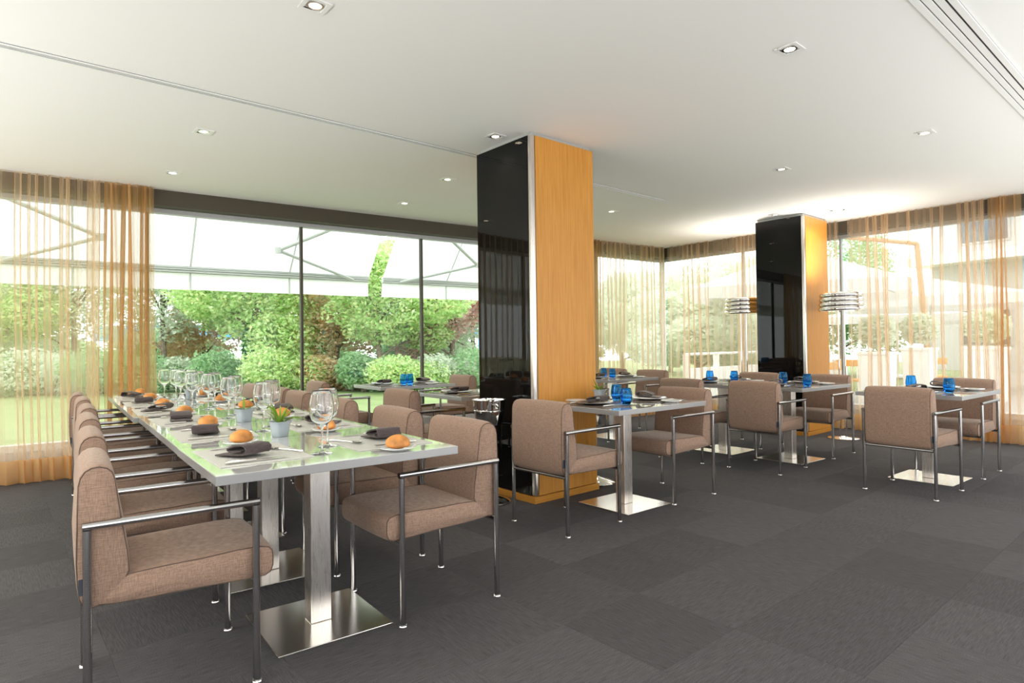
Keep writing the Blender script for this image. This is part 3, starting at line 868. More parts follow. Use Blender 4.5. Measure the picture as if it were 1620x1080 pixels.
Z = TH + .0004
ZM = Z + .0032
for side in (0, 1):
    for k in range(6):
        tx, ty, td = LT[k]
        F = Frame(tx, ty, td, side == 1)
        w = TW / 2
        rj = random.Random(side * 10 + k)
        base = (-w + .215, 0.0)
        where = 'at the %s place on the %s of the long table' % (ORD[k], ('left', 'right')[side])
        sd = 'long table'
        da = (rj.random() - .5) * .06
        single('placemat', ME_MAT, 'grey woven placemat ' + where, 'placemat', F.at(base[0], base[1], Z), F.a + da, 'grey placemats on the long table')
        single('napkin', ME_NAP[(k + side) % 4], 'folded charcoal napkin ' + where, 'napkin', F.at(base[0] - .045 + rj.uniform(-.01, .01), -.03 + rj.uniform(-.02, .02), ZM + .0005), F.a + rj.uniform(-.5, .5) + (-.9, -1.5, 1.9, -.6, -1.2, 2.2)[(k + 2 * side) % 6], 'charcoal napkins on the long table')
        two_part('knife', KN, ('handle', 'blade'), 'steel knife ' + where, 'knife', F.at(base[0] - .03, -.195, ZM), F.a + .03 + rj.uniform(-.05, .05), 'knives on the long table')
        two_part('fork', FK, ('handle', 'tines'), 'steel fork ' + where, 'fork', F.at(base[0] - .02, .185, ZM), F.a + rj.uniform(-.1, .1), 'forks on the long table')
        two_part('spoon', SP, ('handle', 'bowl'), 'steel spoon ' + where, 'spoon', F.at(base[0] + .13, -.02, ZM), F.a + PI / 2 + .35 + rj.uniform(-.3, .2), 'spoons on the long table')
        pl = F.at(base[0] + .06, .315, Z)
        if side == 0 or k == 0: pl = F.at(base[0] + .035, .312, Z)
        single('side_plate', ME_SIDE, 'small white bread plate ' + where, 'plate', pl, 0, 'bread plates on the long table')
        single('bread_roll', ME_BREAD[(k + side) % 3], 'golden bread roll ' + where, 'bread roll', (pl[0], pl[1], Z + .0085), rj.random() * 6, 'bread rolls on the long table')
GW = [(1.052, 2.445, 'nearest stemmed wine glass on the long table'), (1.150, 2.615, 'wine glass just behind the nearest one on the long table'),
      (1.115, 3.335, 'wine glass in the second pair, beside the leafy pot'), (1.215, 3.50, 'rear wine glass of the second pair, beside the leafy pot'),
      (1.165, 4.12, 'wine glass in the third pair, behind the sparse pot'), (1.255, 4.30, 'rear wine glass of the third pair, behind the sparse pot'),
      (1.225, 4.82, 'front wine glass of the cluster of four past the joint'), (1.315, 5.00, 'second wine glass of the cluster of four past the joint'),
      (1.185, 5.10, 'third wine glass of the cluster of four past the joint'), (1.29, 5.36, 'rear wine glass of the cluster of four past the joint'),
      (1.235, 5.70, 'wine glass beside the pale blue pot, nearer the front'), (1.345, 5.82, 'wine glass beside the pale blue pot, on its right'),
      (1.275, 6.05, 'wine glass in the last group near the curtain, front left'), (1.23, 6.28, 'wine glass in the last group near the curtain, rear left')]
for x, y, l in GW: single('wine_glass', ME_GLASSW, l, 'wine glass', (x, y, Z), 0, 'wine glasses on the long table').scale = (1.12, 1.12, 1.16)
single('candle_glass', ME_SMALLG, 'small straight clear glass beside the wine glasses near the curtain', 'glass', (1.20, 5.50, Z), 0)

# potted plants
def pot_mesh():
    mb = MB(); prof = [(.0, 0), (.030, 0), (.033, .003), (.036, .03), (.039, .055), (.044, .070), (.049, .078), (.0475, .079), (.042, .070), (.0365, .060), (0, .058)]
    n = 24; vs = []; fs = []
    for r, z in prof:
        for j in range(n):
            a = 2 * PI * j / n
            c, s = math.cos(a), math.sin(a)
            k = (abs(c) ** 5 + abs(s) ** 5) ** (-1 / 5)
            vs.append((r * c * k, r * s * k, z))
    m = len(prof)
    for i in range(m - 1):
        for j in range(n): fs.append((i * n + j, i * n + (j + 1) % n, (i + 1) * n + (j + 1) % n, (i + 1) * n + j))
    return mb.add(vs, fs).mesh('pot', ang=50)
ME_POT = pot_mesh(); ME_POT.materials.append(M_pot)
ME_SOIL = MB().lathe([(0, .0665), (.036, .066), (.036, .061), (0, .061)], 20).mesh('soil'); ME_SOIL.materials.append(M_soil)
def blade_leaf(L_, w, bend, az, tilt, seed):
    r = random.Random(seed); n = 7; vs = []; fs = []
    p = Vector((0, 0, 0)); ang = tilt
    c = Vector((math.cos(az), math.sin(az), 0)); sdir = Vector((-math.sin(az), math.cos(az), 0))
    for i in range(n + 1):
        u = i / n; ww = w * (math.sin(PI * min(1, u * .85 + .15)) ** .8) * .5
        fold = Vector((0, 0, ww * .45))
        vs += [p - sdir * ww + fold, p, p + sdir * ww + fold]
        d = c * math.sin(ang) + Vector((0, 0, math.cos(ang)))
        p = p + d * L_ / n; ang += bend / n
    for i in range(n):
        a = i * 3
        fs += [(a, a + 1, a + 4, a + 3), (a + 1, a + 2, a + 5, a + 4)]
    top = [v + Vector((0, 0, .0009)) for v in vs]; k = len(vs)
    fs2 = fs + [tuple(k + q for q in reversed(f)) for f in fs]
    return MB().add(vs + top, fs2).mesh('leaf', ang=70, merge=0)
def potted(x, y, z, rz, label, leaves, s=1.0):
    r = thing('potted_plant', label, 'potted plant', (x, y, z), rz); r.scale = (s, s, s)
    obj('pot', ME_POT, None, r); obj('soil', ME_SOIL, None, r)
    for k, (L_, w, bend, az, tilt) in enumerate(leaves):
        me = blade_leaf(L_, w, bend, az, tilt, k); me.materials.append(M_leafp)
        obj('leaf', me, None, r, (.012 * math.cos(az), .012 * math.sin(az), .064))
    return r
rr = random.Random(4)
potted(1.106, 3.07, Z, .4, 'leafy green plant in a frosted pot near the front of the long table',
       [(rr.uniform(.07, .16), rr.uniform(.008, .013), rr.uniform(.2, 1.4), k * 2.4 + rr.random(), rr.uniform(.1, .9)) for k in range(26)], .96)
potted(1.17, 3.835, Z, .3, 'frosted pot with one tall and a few short leaves on the long table',
       [(.085, .013, .15, 1.0, .18), (.06, .016, .9, 5.6, .7), (.05, .014, .8, .2, .9), (.045, .015, .7, 4.0, .9), (.05, .013, 1, 2.4, .8), (.04, .014, 1, 3.2, .6)], 1.0)
potted(1.375, 5.98, Z, .2, 'pale blue frosted pot near the window end of the long table',
       [(.035, .012, .8, k * 1.3, .5) for k in range(5)], 1.05)
potted(3.70, 3.285, Z, .1, 'small succulent sprig in a frosted pot beside the large column',
       [(.115, .018, -.2, 2.6, .45), (.095, .02, .2, 2.2, .25), (.08, .02, .5, 3.3, .7), (.075, .02, .3, 5.5, .3), (.08, .02, .6, 1.2, .5), (.065, .019, .4, 4.2, .5), (.09, .018, .2, 2.9, .8)], .95)

# small tables for two
def set_two(key, seats=(0, 1), glasses=()):
    x, y, d = ST[key]
    w, dd = (.93, .74) if key in ('window', 'bucket', 'corner') else (TW, TD)
    tn = {'column': 'the table beside the large column', 'middle': 'the middle rear table', 'far_column': 'the table before the far column', 'right': 'the rightmost table',
          'corner': 'the table near the far corner', 'window': 'the window table', 'bucket': 'the table behind the wine bucket'}[key]
    for s in seats:
        F = Frame(x, y, d, s == 1); rj = random.Random(hash(key) % 97 * 0 + len(key) * 3 + s)
        wh = 'on the %s of %s' % (('left', 'right')[s], tn)
        u = -w / 2 + .205
        single('placemat', ME_MAT2, 'dark taupe placemat ' + wh, 'placemat', F.at(u, 0, Z), F.a, 'taupe placemats on the small tables')
        single('dinner_plate', ME_DIN if s == 0 else ME_DINW, ('grey' if s == 0 else 'white') + ' dinner plate ' + wh, 'plate', F.at(u, 0.02, ZM), 0, 'dinner plates on the small tables')
        single('napkin', ME_NAP[(s + len(key)) % 4], 'folded charcoal napkin ' + wh, 'napkin', F.at(u, .02, ZM + .0085), F.a - 1.2 + rj.uniform(-.3, .3), 'charcoal napkins on the small tables')
        sp = F.at(u + .05, (-.265 if s == 1 else .265) * (1 if s == 0 else -1), Z)
        single('side_plate', ME_SIDE, 'small white side plate ' + wh, 'plate', sp, 0, 'side plates on the small tables')
        two_part('knife', KN, ('handle', 'blade'), 'steel knife ' + wh, 'knife', F.at(u - .0, -.165, ZM), F.a + rj.uniform(-.06, .06), 'knives on the small tables')
        two_part('fork', FK, ('handle', 'tines'), 'steel fork ' + wh, 'fork', F.at(u - .0, .172, ZM), F.a + rj.uniform(-.06, .06), 'forks on the small tables')
    for i, (gx, gy, nm) in enumerate(glasses):
        single('tumbler', ME_TUMB, 'blue glass tumbler on %s, %s' % (tn, nm), 'glass', (gx, gy, Z), 0, 'blue glass tumblers')
set_two('column', (0, 1), [(3.47, 2.83, 'the one in front'), (3.72, 3.13, 'the one behind')])
set_two('middle', (0, 1), [(6.20, 3.86, 'the left one'), (6.30, 3.62, 'the right one')])
set_two('far_column', (0, 1), [(6.30, 3.07, 'the left one'), (6.07, 2.72, 'the right one in front')])
set_two('right', (0, 1), [(6.28, 1.90, 'the left one'), (5.97, 1.535, 'the right one in front')])
set_two('corner', (0, 1), [(6.17, 5.40, 'the left one'), (6.05, 5.15, 'the right one')])
set_two('window', (0, 1), [(3.64, 6.19, 'the left one'), (3.74, 6.22, 'the right one')])
set_two('bucket', (0,))

# ------------------------------------------------------------------ wine bucket stands, floor lamps
def bucket_stand(x, y, label, deg=0, rim=.775, kb=1.0):
    r = thing('wine_bucket_stand', label, 'wine bucket', (x, y, 0), math.radians(deg))
    obj('foot', MB().lathe([(0, .001), (.155, .001), (.158, .006), (.150, .014), (.10, .030), (.04, .046), (.014, .058), (0, .06)], 36).mesh('foot', ang=60), M_chrome2, r)
    obj('pole', MB().tube([(0, 0, .055), (0, 0, rim - .19)], .011, 12).mesh('pole'), M_chrome2, r)
    b = obj('bucket', MB().lathe([(0, rim - .195), (.072, rim - .195), (.082, rim - .185), (.094, rim - .06), (.097, rim - .004), (.104, rim), (.104, rim + .003), (.094, rim + .001), (.091, rim - .06), (.078, rim - .18), (0, rim - .185)], 36).mesh('bucket', ang=50), M_chrome2, r)
    obj('band', MB().lathe([(.0935, rim - .085), (.097, rim - .083), (.097, rim - .078), (.0945, rim - .076)], 36).mesh('band'), M_chrome2, b)
    b.scale = (kb, kb, 1)
    for s in (-1, 1):
        obj('handle', MB().tube([(s * .093, 0, rim - .060), (s * .108, 0, rim - .056), (s * .113, 0, rim - .042), (s * .108, 0, rim - .03), (s * .096, 0, rim - .03)], .004, 8).mesh('handle'), M_chrome2, b)
    return r
bucket_stand(2.93, 3.72, 'steel wine bucket on a stand beside the black face of the large column', 80, .775, 1.25)
bucket_stand(4.0, 3.60, 'steel wine bucket stand behind the column table, domed chrome foot showing', 20, .70)

def floor_lamp(x, y, label, zc=1.665):
    r = thing('floor_lamp', label, 'floor lamp', (x, y, 0), 0, 'chrome floor lamps')
    obj('base', MB().lathe([(0, .001), (.175, .001), (.178, .006), (.170, .012), (.03, .022), (.014, .03), (0, .03)], 40).mesh('base', ang=50), M_chrome2, r)
    for s in (-1, 1):
        obj('pole', MB().tube([(.026 * s, -.026 * s, .018), (.026 * s, -.026 * s, zc + .05)], .0065, 10).mesh('pole'), M_chrome2, r)
    hh = .056
    for k in range(4):
        z0 = zc - .112 + k * hh; rr_ = .256 - k * .005
        prof = [(rr_ - .016, z0), (rr_ - .004, z0 + .005), (rr_, z0 + .020), (rr_ - .001, z0 + .032), (rr_ - .010, z0 + .047), (rr_ - .020, z0 + hh - .001), (rr_ - .024, z0 + hh - .001), (rr_ - .014, z0 + .046), (rr_ - .005, z0 + .03), (rr_ - .005, z0 + .02), (rr_ - .010, z0 + .006), (rr_ - .020, z0)]
        mb = MB(); n = 44
        mb.lathe(prof + [prof[0]], n)
        obj('shade_ring', mb.mesh('shade_ring', ang=60), M_chrome2, r)
    for nm, rx, kk in (('bulb_up', math.pi, 1.0), ('bulb_down', 0.0, .25)):
        ld = bpy.data.lights.new(nm, 'SPOT'); ld.energy = FLOOR_LAMP_W * kk; ld.color = (1, .95, .86); ld.spot_size = 2.5; ld.spot_blend = 1.0; ld.shadow_soft_size = .12
        lo = bpy.data.objects.new(nm, ld); COL.objects.link(lo); lo.parent = r; lo.location = (0, 0, zc + .1); lo.rotation_euler = (rx, 0, 0)
    sp = MB()
    for a in range(3):
        c, s = math.cos(a * 2.094), math.sin(a * 2.094)
        sp.tube([(0.0, 0, zc + .045), (.235 * c, .235 * s, zc + .045)], .004, 6)
    obj('spider', sp.mesh('spider'), M_chrome2, r)
    return r
floor_lamp(7.985, 3.15, 'chrome ringed floor lamp between the far column and the terrace curtain')
floor_lamp(8.06, 4.47, 'chrome ringed floor lamp partly hidden behind the far column', 1.69)

# ------------------------------------------------------------------ outside: garden side
def depth_at(px, d, z=0.0):            # a point by bearing and distance from the viewpoint (layout helper for the far garden)
    lat = (px - 810) / 979.05 * d
    return Vector((_f[0] * d + .7613 * lat, _f[1] * d - .6483 * lat, z))

lm, nt, P, N, L = new_mat('lawn_grass')
tc = N.new('ShaderNodeTexCoord'); t = N.new('ShaderNodeTexNoise'); t.inputs['Scale'].default_value = 1.2; t.inputs['Detail'].default_value = 8
L.new(tc.outputs['Object'], t.inputs['Vector'])
rp = N.new('ShaderNodeValToRGB'); rp.color_ramp.elements[0].color = (.17, .23, .085, 1); rp.color_ramp.elements[1].color = (.24, .30, .125, 1)
rp.color_ramp.elements[0].position = .35; rp.color_ramp.elements[1].position = .65
L.new(t.outputs['Fac'], rp.inputs['Fac']); L.new(rp.outputs[0], P.inputs['Base Color']); P.inputs['Roughness'].default_value = .9
lawn = struct('lawn', MB().add([tuple(wl(-14, .40, -.06)), tuple(wl(9.6, .40, -.06)), tuple(wl(40, 40, -.06)), tuple(wl(-40, 40, -.06))], [(0, 1, 2, 3)]).mesh('lawn', smooth=False), lm, label='bright green lawn outside the garden windows')

def leaf_cloud(name, blobs, n, size, mat, seed, shell=.55, flat=.6):
    """many small leaf blades spread through the outer part of a few ellipsoids"""
    g = np.random.default_rng(seed)
    vol = np.array([b[3] * b[4] * b[5] for b in blobs]) ** .75; cnt = (vol / vol.sum() * n).astype(int)
    C = []
    for b, c in zip(blobs, cnt):
        d = g.normal(size=(c, 3)); d /= np.linalg.norm(d, axis=1)[:, None]
        r = shell + (1 - shell) * g.random(c) ** .6
        r *= 1 + .22 * np.sin(d[:, 0] * 7 + seed) * np.sin(d[:, 1] * 6) * np.cos(d[:, 2] * 8)
        C.append(np.array(b[:3]) + d * r[:, None] * np.array(b[3:6]))
    C = np.concatenate(C); m = len(C)
    a = g.normal(size=(m, 3)); a[:, 2] *= flat; a /= np.linalg.norm(a, axis=1)[:, None]
    h = g.normal(size=(m, 3)); h -= (h * a).sum(1)[:, None] * a; h /= np.linalg.norm(h, axis=1)[:, None]
    s = size * (.6 + .8 * g.random(m))[:, None]
    V = np.stack([C - a * s, C + h * s * .5, C + a * s, C - h * s * .5], 1).reshape(-1, 3)
    me = bpy.data.meshes.new(name)
    me.vertices.add(m * 4); me.vertices.foreach_set('co', V.ravel().astype(np.float32))
    me.loops.add(m * 4); me.loops.foreach_set('vertex_index', np.arange(m * 4, dtype=np.int32))
    me.polygons.add(m); me.polygons.foreach_set('loop_start', np.arange(0, m * 4, 4, dtype=np.int32))
    me.update(); me.validate(); me.materials.append(mat)
    return me

GREEN = leaf_mat('leaf_green', [(.36, .58, .20), (.54, .74, .32), (.70, .80, .50), (.80, .80, .40)], .5)
DGREEN = leaf_mat('leaf_dark_green', [(.26, .44, .24), (.38, .58, .32), (.52, .66, .42)], .5)
BRONZE = leaf_mat('leaf_bronze', [(.66, .42, .26), (.76, .54, .30), (.70, .58, .44), (.66, .66, .38)], .5)
RED = leaf_mat('leaf_red', [(.74, .34, .33), (.80, .50, .48), (.76, .62, .58), (.64, .66, .56)], .5)
PALE = leaf_mat('leaf_pale', [(.60, .70, .53), (.74, .80, .66), (.70, .72, .66)], .5)
IVY = leaf_mat('leaf_ivy', [(.08, .34, .09), (.16, .46, .15)])

def tree(px, d, h, w, mat, label, seed, n=9000, low=.9, size=.062, trunk=.10, group='trees beyond the lawn', ivy=False):
    base = depth_at(px, d, -.06)
    r = thing('tree', label, 'tree', base, 0, group)
    g = random.Random(seed)
    mb = MB()
    top = Vector((g.uniform(-.2, .2), g.uniform(-.2, .2), h * .62))
    mb.tube([(0, 0, 0), (top.x * .4, top.y * .4, h * .2), (top.x * .8, top.y * .8, h * .42), top], [trunk, trunk * .85, trunk * .65, trunk * .4], 9)
    obj('trunk', mb.mesh('trunk'), M_bark, r)
    blobs = [(0, 0, h * .62, w * .75, w * .75, h * .34)]
    for k in range(7):
        a = k * 2.4 + g.random(); z = low + (h - low) * (.12 + .75 * g.random()); rad = w * (.55 + .3 * g.random()) * (1.05 - .5 * abs(z / h - .5))
        c = Vector((rad * math.cos(a), rad * math.sin(a), z))
        br = MB().tube([(top.x * z / h * .7, top.y * z / h * .7, max(.4, z * .6)), (c.x * .5, c.y * .5, z * .85), tuple(c)], [trunk * .4, trunk * .28, trunk * .1], 6)
        obj('branch', br.mesh('branch'), M_bark, r)
        blobs.append((c.x, c.y, c.z, w * (.40 + .2 * g.random()), w * (.40 + .2 * g.random()), h * (.13 + .07 * g.random())))
    f = obj('foliage', leaf_cloud('foliage', blobs, int(n * 2.3), size, mat, seed), None, r); f['kind'] = 'stuff'
    if ivy:
        f2 = obj('ivy', leaf_cloud('ivy', [(0, 0, h * .18, trunk * 2.2, trunk * 2.2, h * .22)], 900, .07, IVY, seed + 3, .6), None, r); f2['kind'] = 'stuff'; f2['label'] = 'dark green ivy climbing the trunk'
    return r
tree(262, 19.0, 5.2, 1.5, PALE, 'pale green tree just right of the gathered left curtain', 51, 7000)
tree(395, 18.2, 5.4, 2.1, GREEN, 'broad bright green tree seen in the left bare window pane', 52, 13000, ivy=True)
tree(322, 20.5, 4.2, 1.2, BRONZE, 'thin purplish tree behind the bright green left tree', 53, 3500, trunk=.07)
tree(528, 19.5, 5.0, 1.6, BRONZE, 'bronze leaved tree beside the first window mullion', 54, 9000)
tree(606, 17.6, 4.5, 2.05, GREEN, 'largest bright green tree in the middle window pane', 55, 14000)
tree(712, 19.5, 4.9, 1.5, RED, 'red leaved tree in the right window pane', 56, 9000)
tree(752, 21.5, 5.2, 1.5, PALE, 'pale grey green tree half hidden by the black column face', 57, 6000)
tree(478, 23.5, 5.0, 2.4, DGREEN, 'dark green tree standing behind the bronze tree', 58, 9000)
tree(660, 24.0, 4.6, 2.4, DGREEN, 'dark green tree standing far behind the largest tree', 59, 8000)
tree(120, 20.0, 5.4, 2.0, PALE, 'pale tree seen through the left sheer curtain, on the right', 60, 8000)
tree(-10, 19.0, 5.2, 2.0, GREEN, 'green tree seen through the left sheer curtain at the picture edge', 61, 8000)
tree(-180, 19.0, 5.2, 2.2, DGREEN, 'dark green tree beyond the left picture edge', 62, 5000)

def shrub(px, d, w, h, mat, label, seed, n=3500, group='shrubs along the lawn', size=.05):
    base = depth_at(px, d, -.06)
    r = thing('shrub', label, 'shrub', base, 0, group)
    st = MB()
    for k in range(5):
        a = k * 1.26; st.tube([(0.05 * math.cos(a), .05 * math.sin(a), 0), (w * .4 * math.cos(a), w * .4 * math.sin(a), h * .6)], [.02, .008], 6)
    obj('stems', st.mesh('stems'), M_bark, r)
    blobs = [(math.cos(k * 1.9) * w * .5, math.sin(k * 1.9) * w * .4, h * (.4 + .1 * (k % 3)), w * .6, w * .5, h * .45) for k in range(5)]
    f = obj('foliage', leaf_cloud('foliage', blobs, int(n * 2), size, mat, seed, .5), None, r); f['kind'] = 'stuff'
    return r
for k, (px, d, w, h, m, l) in enumerate([(352, 17.6, 1.0, 1.15, DGREEN, 'low dark shrub under the bright green left tree'),
        (445, 17.2, 1.25, 1.25, GREEN, 'rounded green shrub just left of the first window mullion'),
        (300, 18.6, 1.0, 1.0, PALE, 'pale low shrub near the left curtain edge'),
        (520, 18.0, 1.2, 1.0, BRONZE, 'bronze low shrub just right of the first window mullion'),
        (575, 17.4, .9, 1.1, DGREEN, 'dark shrub at the left foot of the largest tree'),
        (640, 16.9, 1.3, 1.0, GREEN, 'light green shrub behind the window table'),
        (700, 17.8, 1.1, 1.0, PALE, 'pale shrub in the right window pane'),
        (770, 18.4, 1.4, 1.2, DGREEN, 'dark shrub beside the black column face'),
        (190, 17.8, 1.6, 1.3, DGREEN, 'dark shrub seen through the gathered left curtain'),
        (80, 17.6, 1.7, 1.3, PALE, 'pale shrub seen through the left sheer curtain'),
        (-40, 17.2, 1.7, 1.3, DGREEN, 'dark shrub at the left picture edge behind the curtain')]):
    shrub(px, d, w, h, m, l, 80 + k)

for k, (pa, l) in enumerate([(-160, 'tall clipped hedge far behind the lawn beyond the left picture edge'), (60, 'tall clipped hedge far behind the lawn behind the left sheer curtain'), (270, 'tall clipped hedge far behind the pale left tree'),
        (470, 'tall clipped hedge far behind the bronze tree'), (670, 'tall clipped hedge far behind the red leaved tree'), (870, 'tall clipped hedge far behind the large column')]):
    shrub(pa, 27.0, 2.35, 2.1, DGREEN, l, 200 + k, 8000, 'far hedges', .085)

# blue fence far behind the trees
fr = thing('blue_fence', 'pale blue fence with posts far behind the garden trees', 'fence', depth_at(500, 31.5, -.06), 0)
pA, pB = depth_at(150, 31.5) - depth_at(500, 31.5), depth_at(860, 31.5) - depth_at(500, 31.5)
mb_len = (pB - pA).length; ang = math.atan2((pB - pA).y, (pB - pA).x)
for z in (1.75, 2.45):
    obj('rail', MB().tube([tuple(pA + Vector((0, 0, z))), tuple(pB + Vector((0, 0, z)))], .045, 6).mesh('rail'), M_bluef, fr)
for k in range(15):
    p = pA.lerp(pB, k / 14)
    obj('post', MB().box(p.x - .05, p.x + .05, p.y - .05, p.y + .05, 0, 2.5).mesh('post'), M_bluef, fr)
for k in range(14):
    a_, b_ = pA.lerp(pB, (k + .06) / 14), pA.lerp(pB, (k + .94) / 14)
    nn = Vector((-(b_ - a_).y, (b_ - a_).x, 0)).normalized() * .015
    vs = [a_ - nn, b_ - nn, b_ + nn, a_ + nn]
    obj('panel', MB().add([(v.x, v.y, 1.80) for v in vs] + [(v.x, v.y, 2.40) for v in vs], [(0, 3, 2, 1), (4, 5, 6, 7), (0, 1, 5, 4), (1, 2, 6, 5), (2, 3, 7, 6), (3, 0, 4, 7)]).mesh('panel'), M_bluef, fr)

# awnings over the garden windows
def awning(t0, t1, label, seams, arms, seed):
    r = thing('awning', label, 'awning', wl((t0 + t1) / 2, .36, 3.0), 0, 'white folding arm awnings')
    o = wl((t0 + t1) / 2, .36, 3.0)
    W0, W1, Z0, Z1 = .40, 1.60, 3.58, 2.22
    def P3(t, u, dz=0.0): return wl(t, W0 + (W1 - W0) * u, Z0 + (Z1 - Z0) * u + dz) - o
    nt_, nu = 24, 6
    vs, fs = [], []
    for i in range(nt_ + 1):
        for j in range(nu + 1):
            u = j / nu; t = t0 + (t1 - t0) * i / nt_
            vs.append(P3(t, u, -.03 * math.sin(PI * u)))
    k = nu + 1
    fs = [(i * k + j, i * k + j + 1, (i + 1) * k + j + 1, (i + 1) * k + j) for i in range(nt_) for j in range(nu)]
    n0 = len(vs); vs2 = vs + [v + Vector((0, 0, .002)) for v in vs]
    obj('canvas', MB().add(vs2, fs + [tuple(n0 + q for q in reversed(f)) for f in fs]).mesh('canvas', merge=0), M_awn, r)
    # valance with soft waves
    vs = []; nz = 3
    for i in range(nt_ * 4 + 1):
        t = t0 + (t1 - t0) * i / (nt_ * 4)
        for j in range(nz + 1):
            wv = .018 * j / nz * math.sin(i * .55 + seed) + .01 * j / nz * math.sin(i * .23)
            vs.append(wl(t, W1 + .03 + wv, 2.15 - .215 * j / nz) - o)
    k = nz + 1
    fs = [(i * k + j, i * k + j + 1, (i + 1) * k + j + 1, (i + 1) * k + j) for i in range(nt_ * 4) for j in range(nz)]
    n0 = len(vs)
    obj('valance', MB().add(vs + [v + N2 * .002 for v in vs], fs + [tuple(n0 + q for q in reversed(f)) for f in fs]).mesh('valance', merge=0), M_awn, r)
    def wb(a, b, o0, o1, z0, z1):
        q = [wl(t, oo, z) - o for z in (z0, z1) for t, oo in ((a, o0), (b, o0), (b, o1), (a, o1))]
        return MB().add(q, [(0, 3, 2, 1), (4, 5, 6, 7), (0, 1, 5, 4), (1, 2, 6, 5), (2, 3, 7, 6), (3, 0, 4, 7)])
    fb = wb(t0, t1, W1 - .02, W1 + .05, 2.15, 2.172); q = wb(t0, t1, W1 - .03, W1 + .045, 2.180, 2.198); q2 = wb(t0, t1, W1 - .02, W1 + .05, 2.206, 2.230)
    fb.add(q.v, q.f); fb.add(q2.v, q2.f); c = wb(t0, t1, W1, W1 + .03, 2.15, 2.225); fb.add(c.v, c.f)
    obj('front_bar', fb.mesh('front_bar'), M_awnbar, r)
    obj('cassette', wb(t0, t1, .34, .46, 3.54, 3.66).mesh('cassette', bevel=.01), M_awnbar, r)
    for t in seams:
        sm = MB(); 
        for j in range(6):
            pass
        sm.tube([P3(t, u / 6, -.006 - .03 * math.sin(PI * u / 6)) for u in range(7)] + [wl(t, W1 + .022, 2.15) - o, wl(t, W1 + .022, 1.94) - o], .012, 4)
        obj('seam', sm.mesh('seam'), M_awnbar, r)
    for (ta, te, tb) in arms:
        pe = P3(te, .75, -.09)
        obj('arm', MB().tube([P3(ta, .30, -.09), pe], .026, 8).mesh('arm'), M_awnbar, r)
        obj('arm', MB().tube([pe, P3(tb, .99, -.07)], .022, 8).mesh('arm'), M_awnbar, r)
        obj('elbow', MB().lathe([(0, -.04), (.042, -.04), (.042, .04), (0, .04)], 14, tuple(pe)).mesh('elbow'), M_awnbar, r)
    return r
awning(-6.1, 4.09, 'long white awning with folding arms outside the left window panes', [-3.1, -1.9, -.7, .52, 1.73, 2.95], [(4.0, 2.72, 3.85), (-.9, .79, -.15)], 1)
awning(4.31, 7.25, 'white awning with folding arms outside the right window pane', [5.40, 6.6], [(4.55, 5.80, 4.58)], 2)

# ------------------------------------------------------------------ outside: terrace side
struct('terrace', MB().box(XG + .14, 34, -12, 5.9, -.2, -.02).mesh('terrace'), M_terrace, label='pale stone terrace outside the right windows')
struct('terrace_lawn', MB().box(XG + .14, 40, 5.92, 30, -.2, -.05).mesh('terrace_lawn'), lm, label='grass strip beyond the terrace')
# low white wall with rail beyond the corner
lw_ = thing('garden_wall', 'low white garden wall with rail seen through the corner curtains', 'wall', (11.6, 6.5, 0), 0)
for k in range(7):
    obj('panel', MB().box(-1.9 + k * 1.0, -.93 + k * 1.0, -.06, .06, -.05, .72).mesh('panel', bevel=.01), M_white, lw_)
    obj('post', MB().box(-1.96 + k * 1.0, -1.9 + k * 1.0, -.05, .05, -.05, .98).mesh('post'), M_white, lw_)
obj('handrail', MB().tube([(-1.95, 0, .98), (4.1, 0, .98)], .025, 8).mesh('handrail'), M_white, lw_)

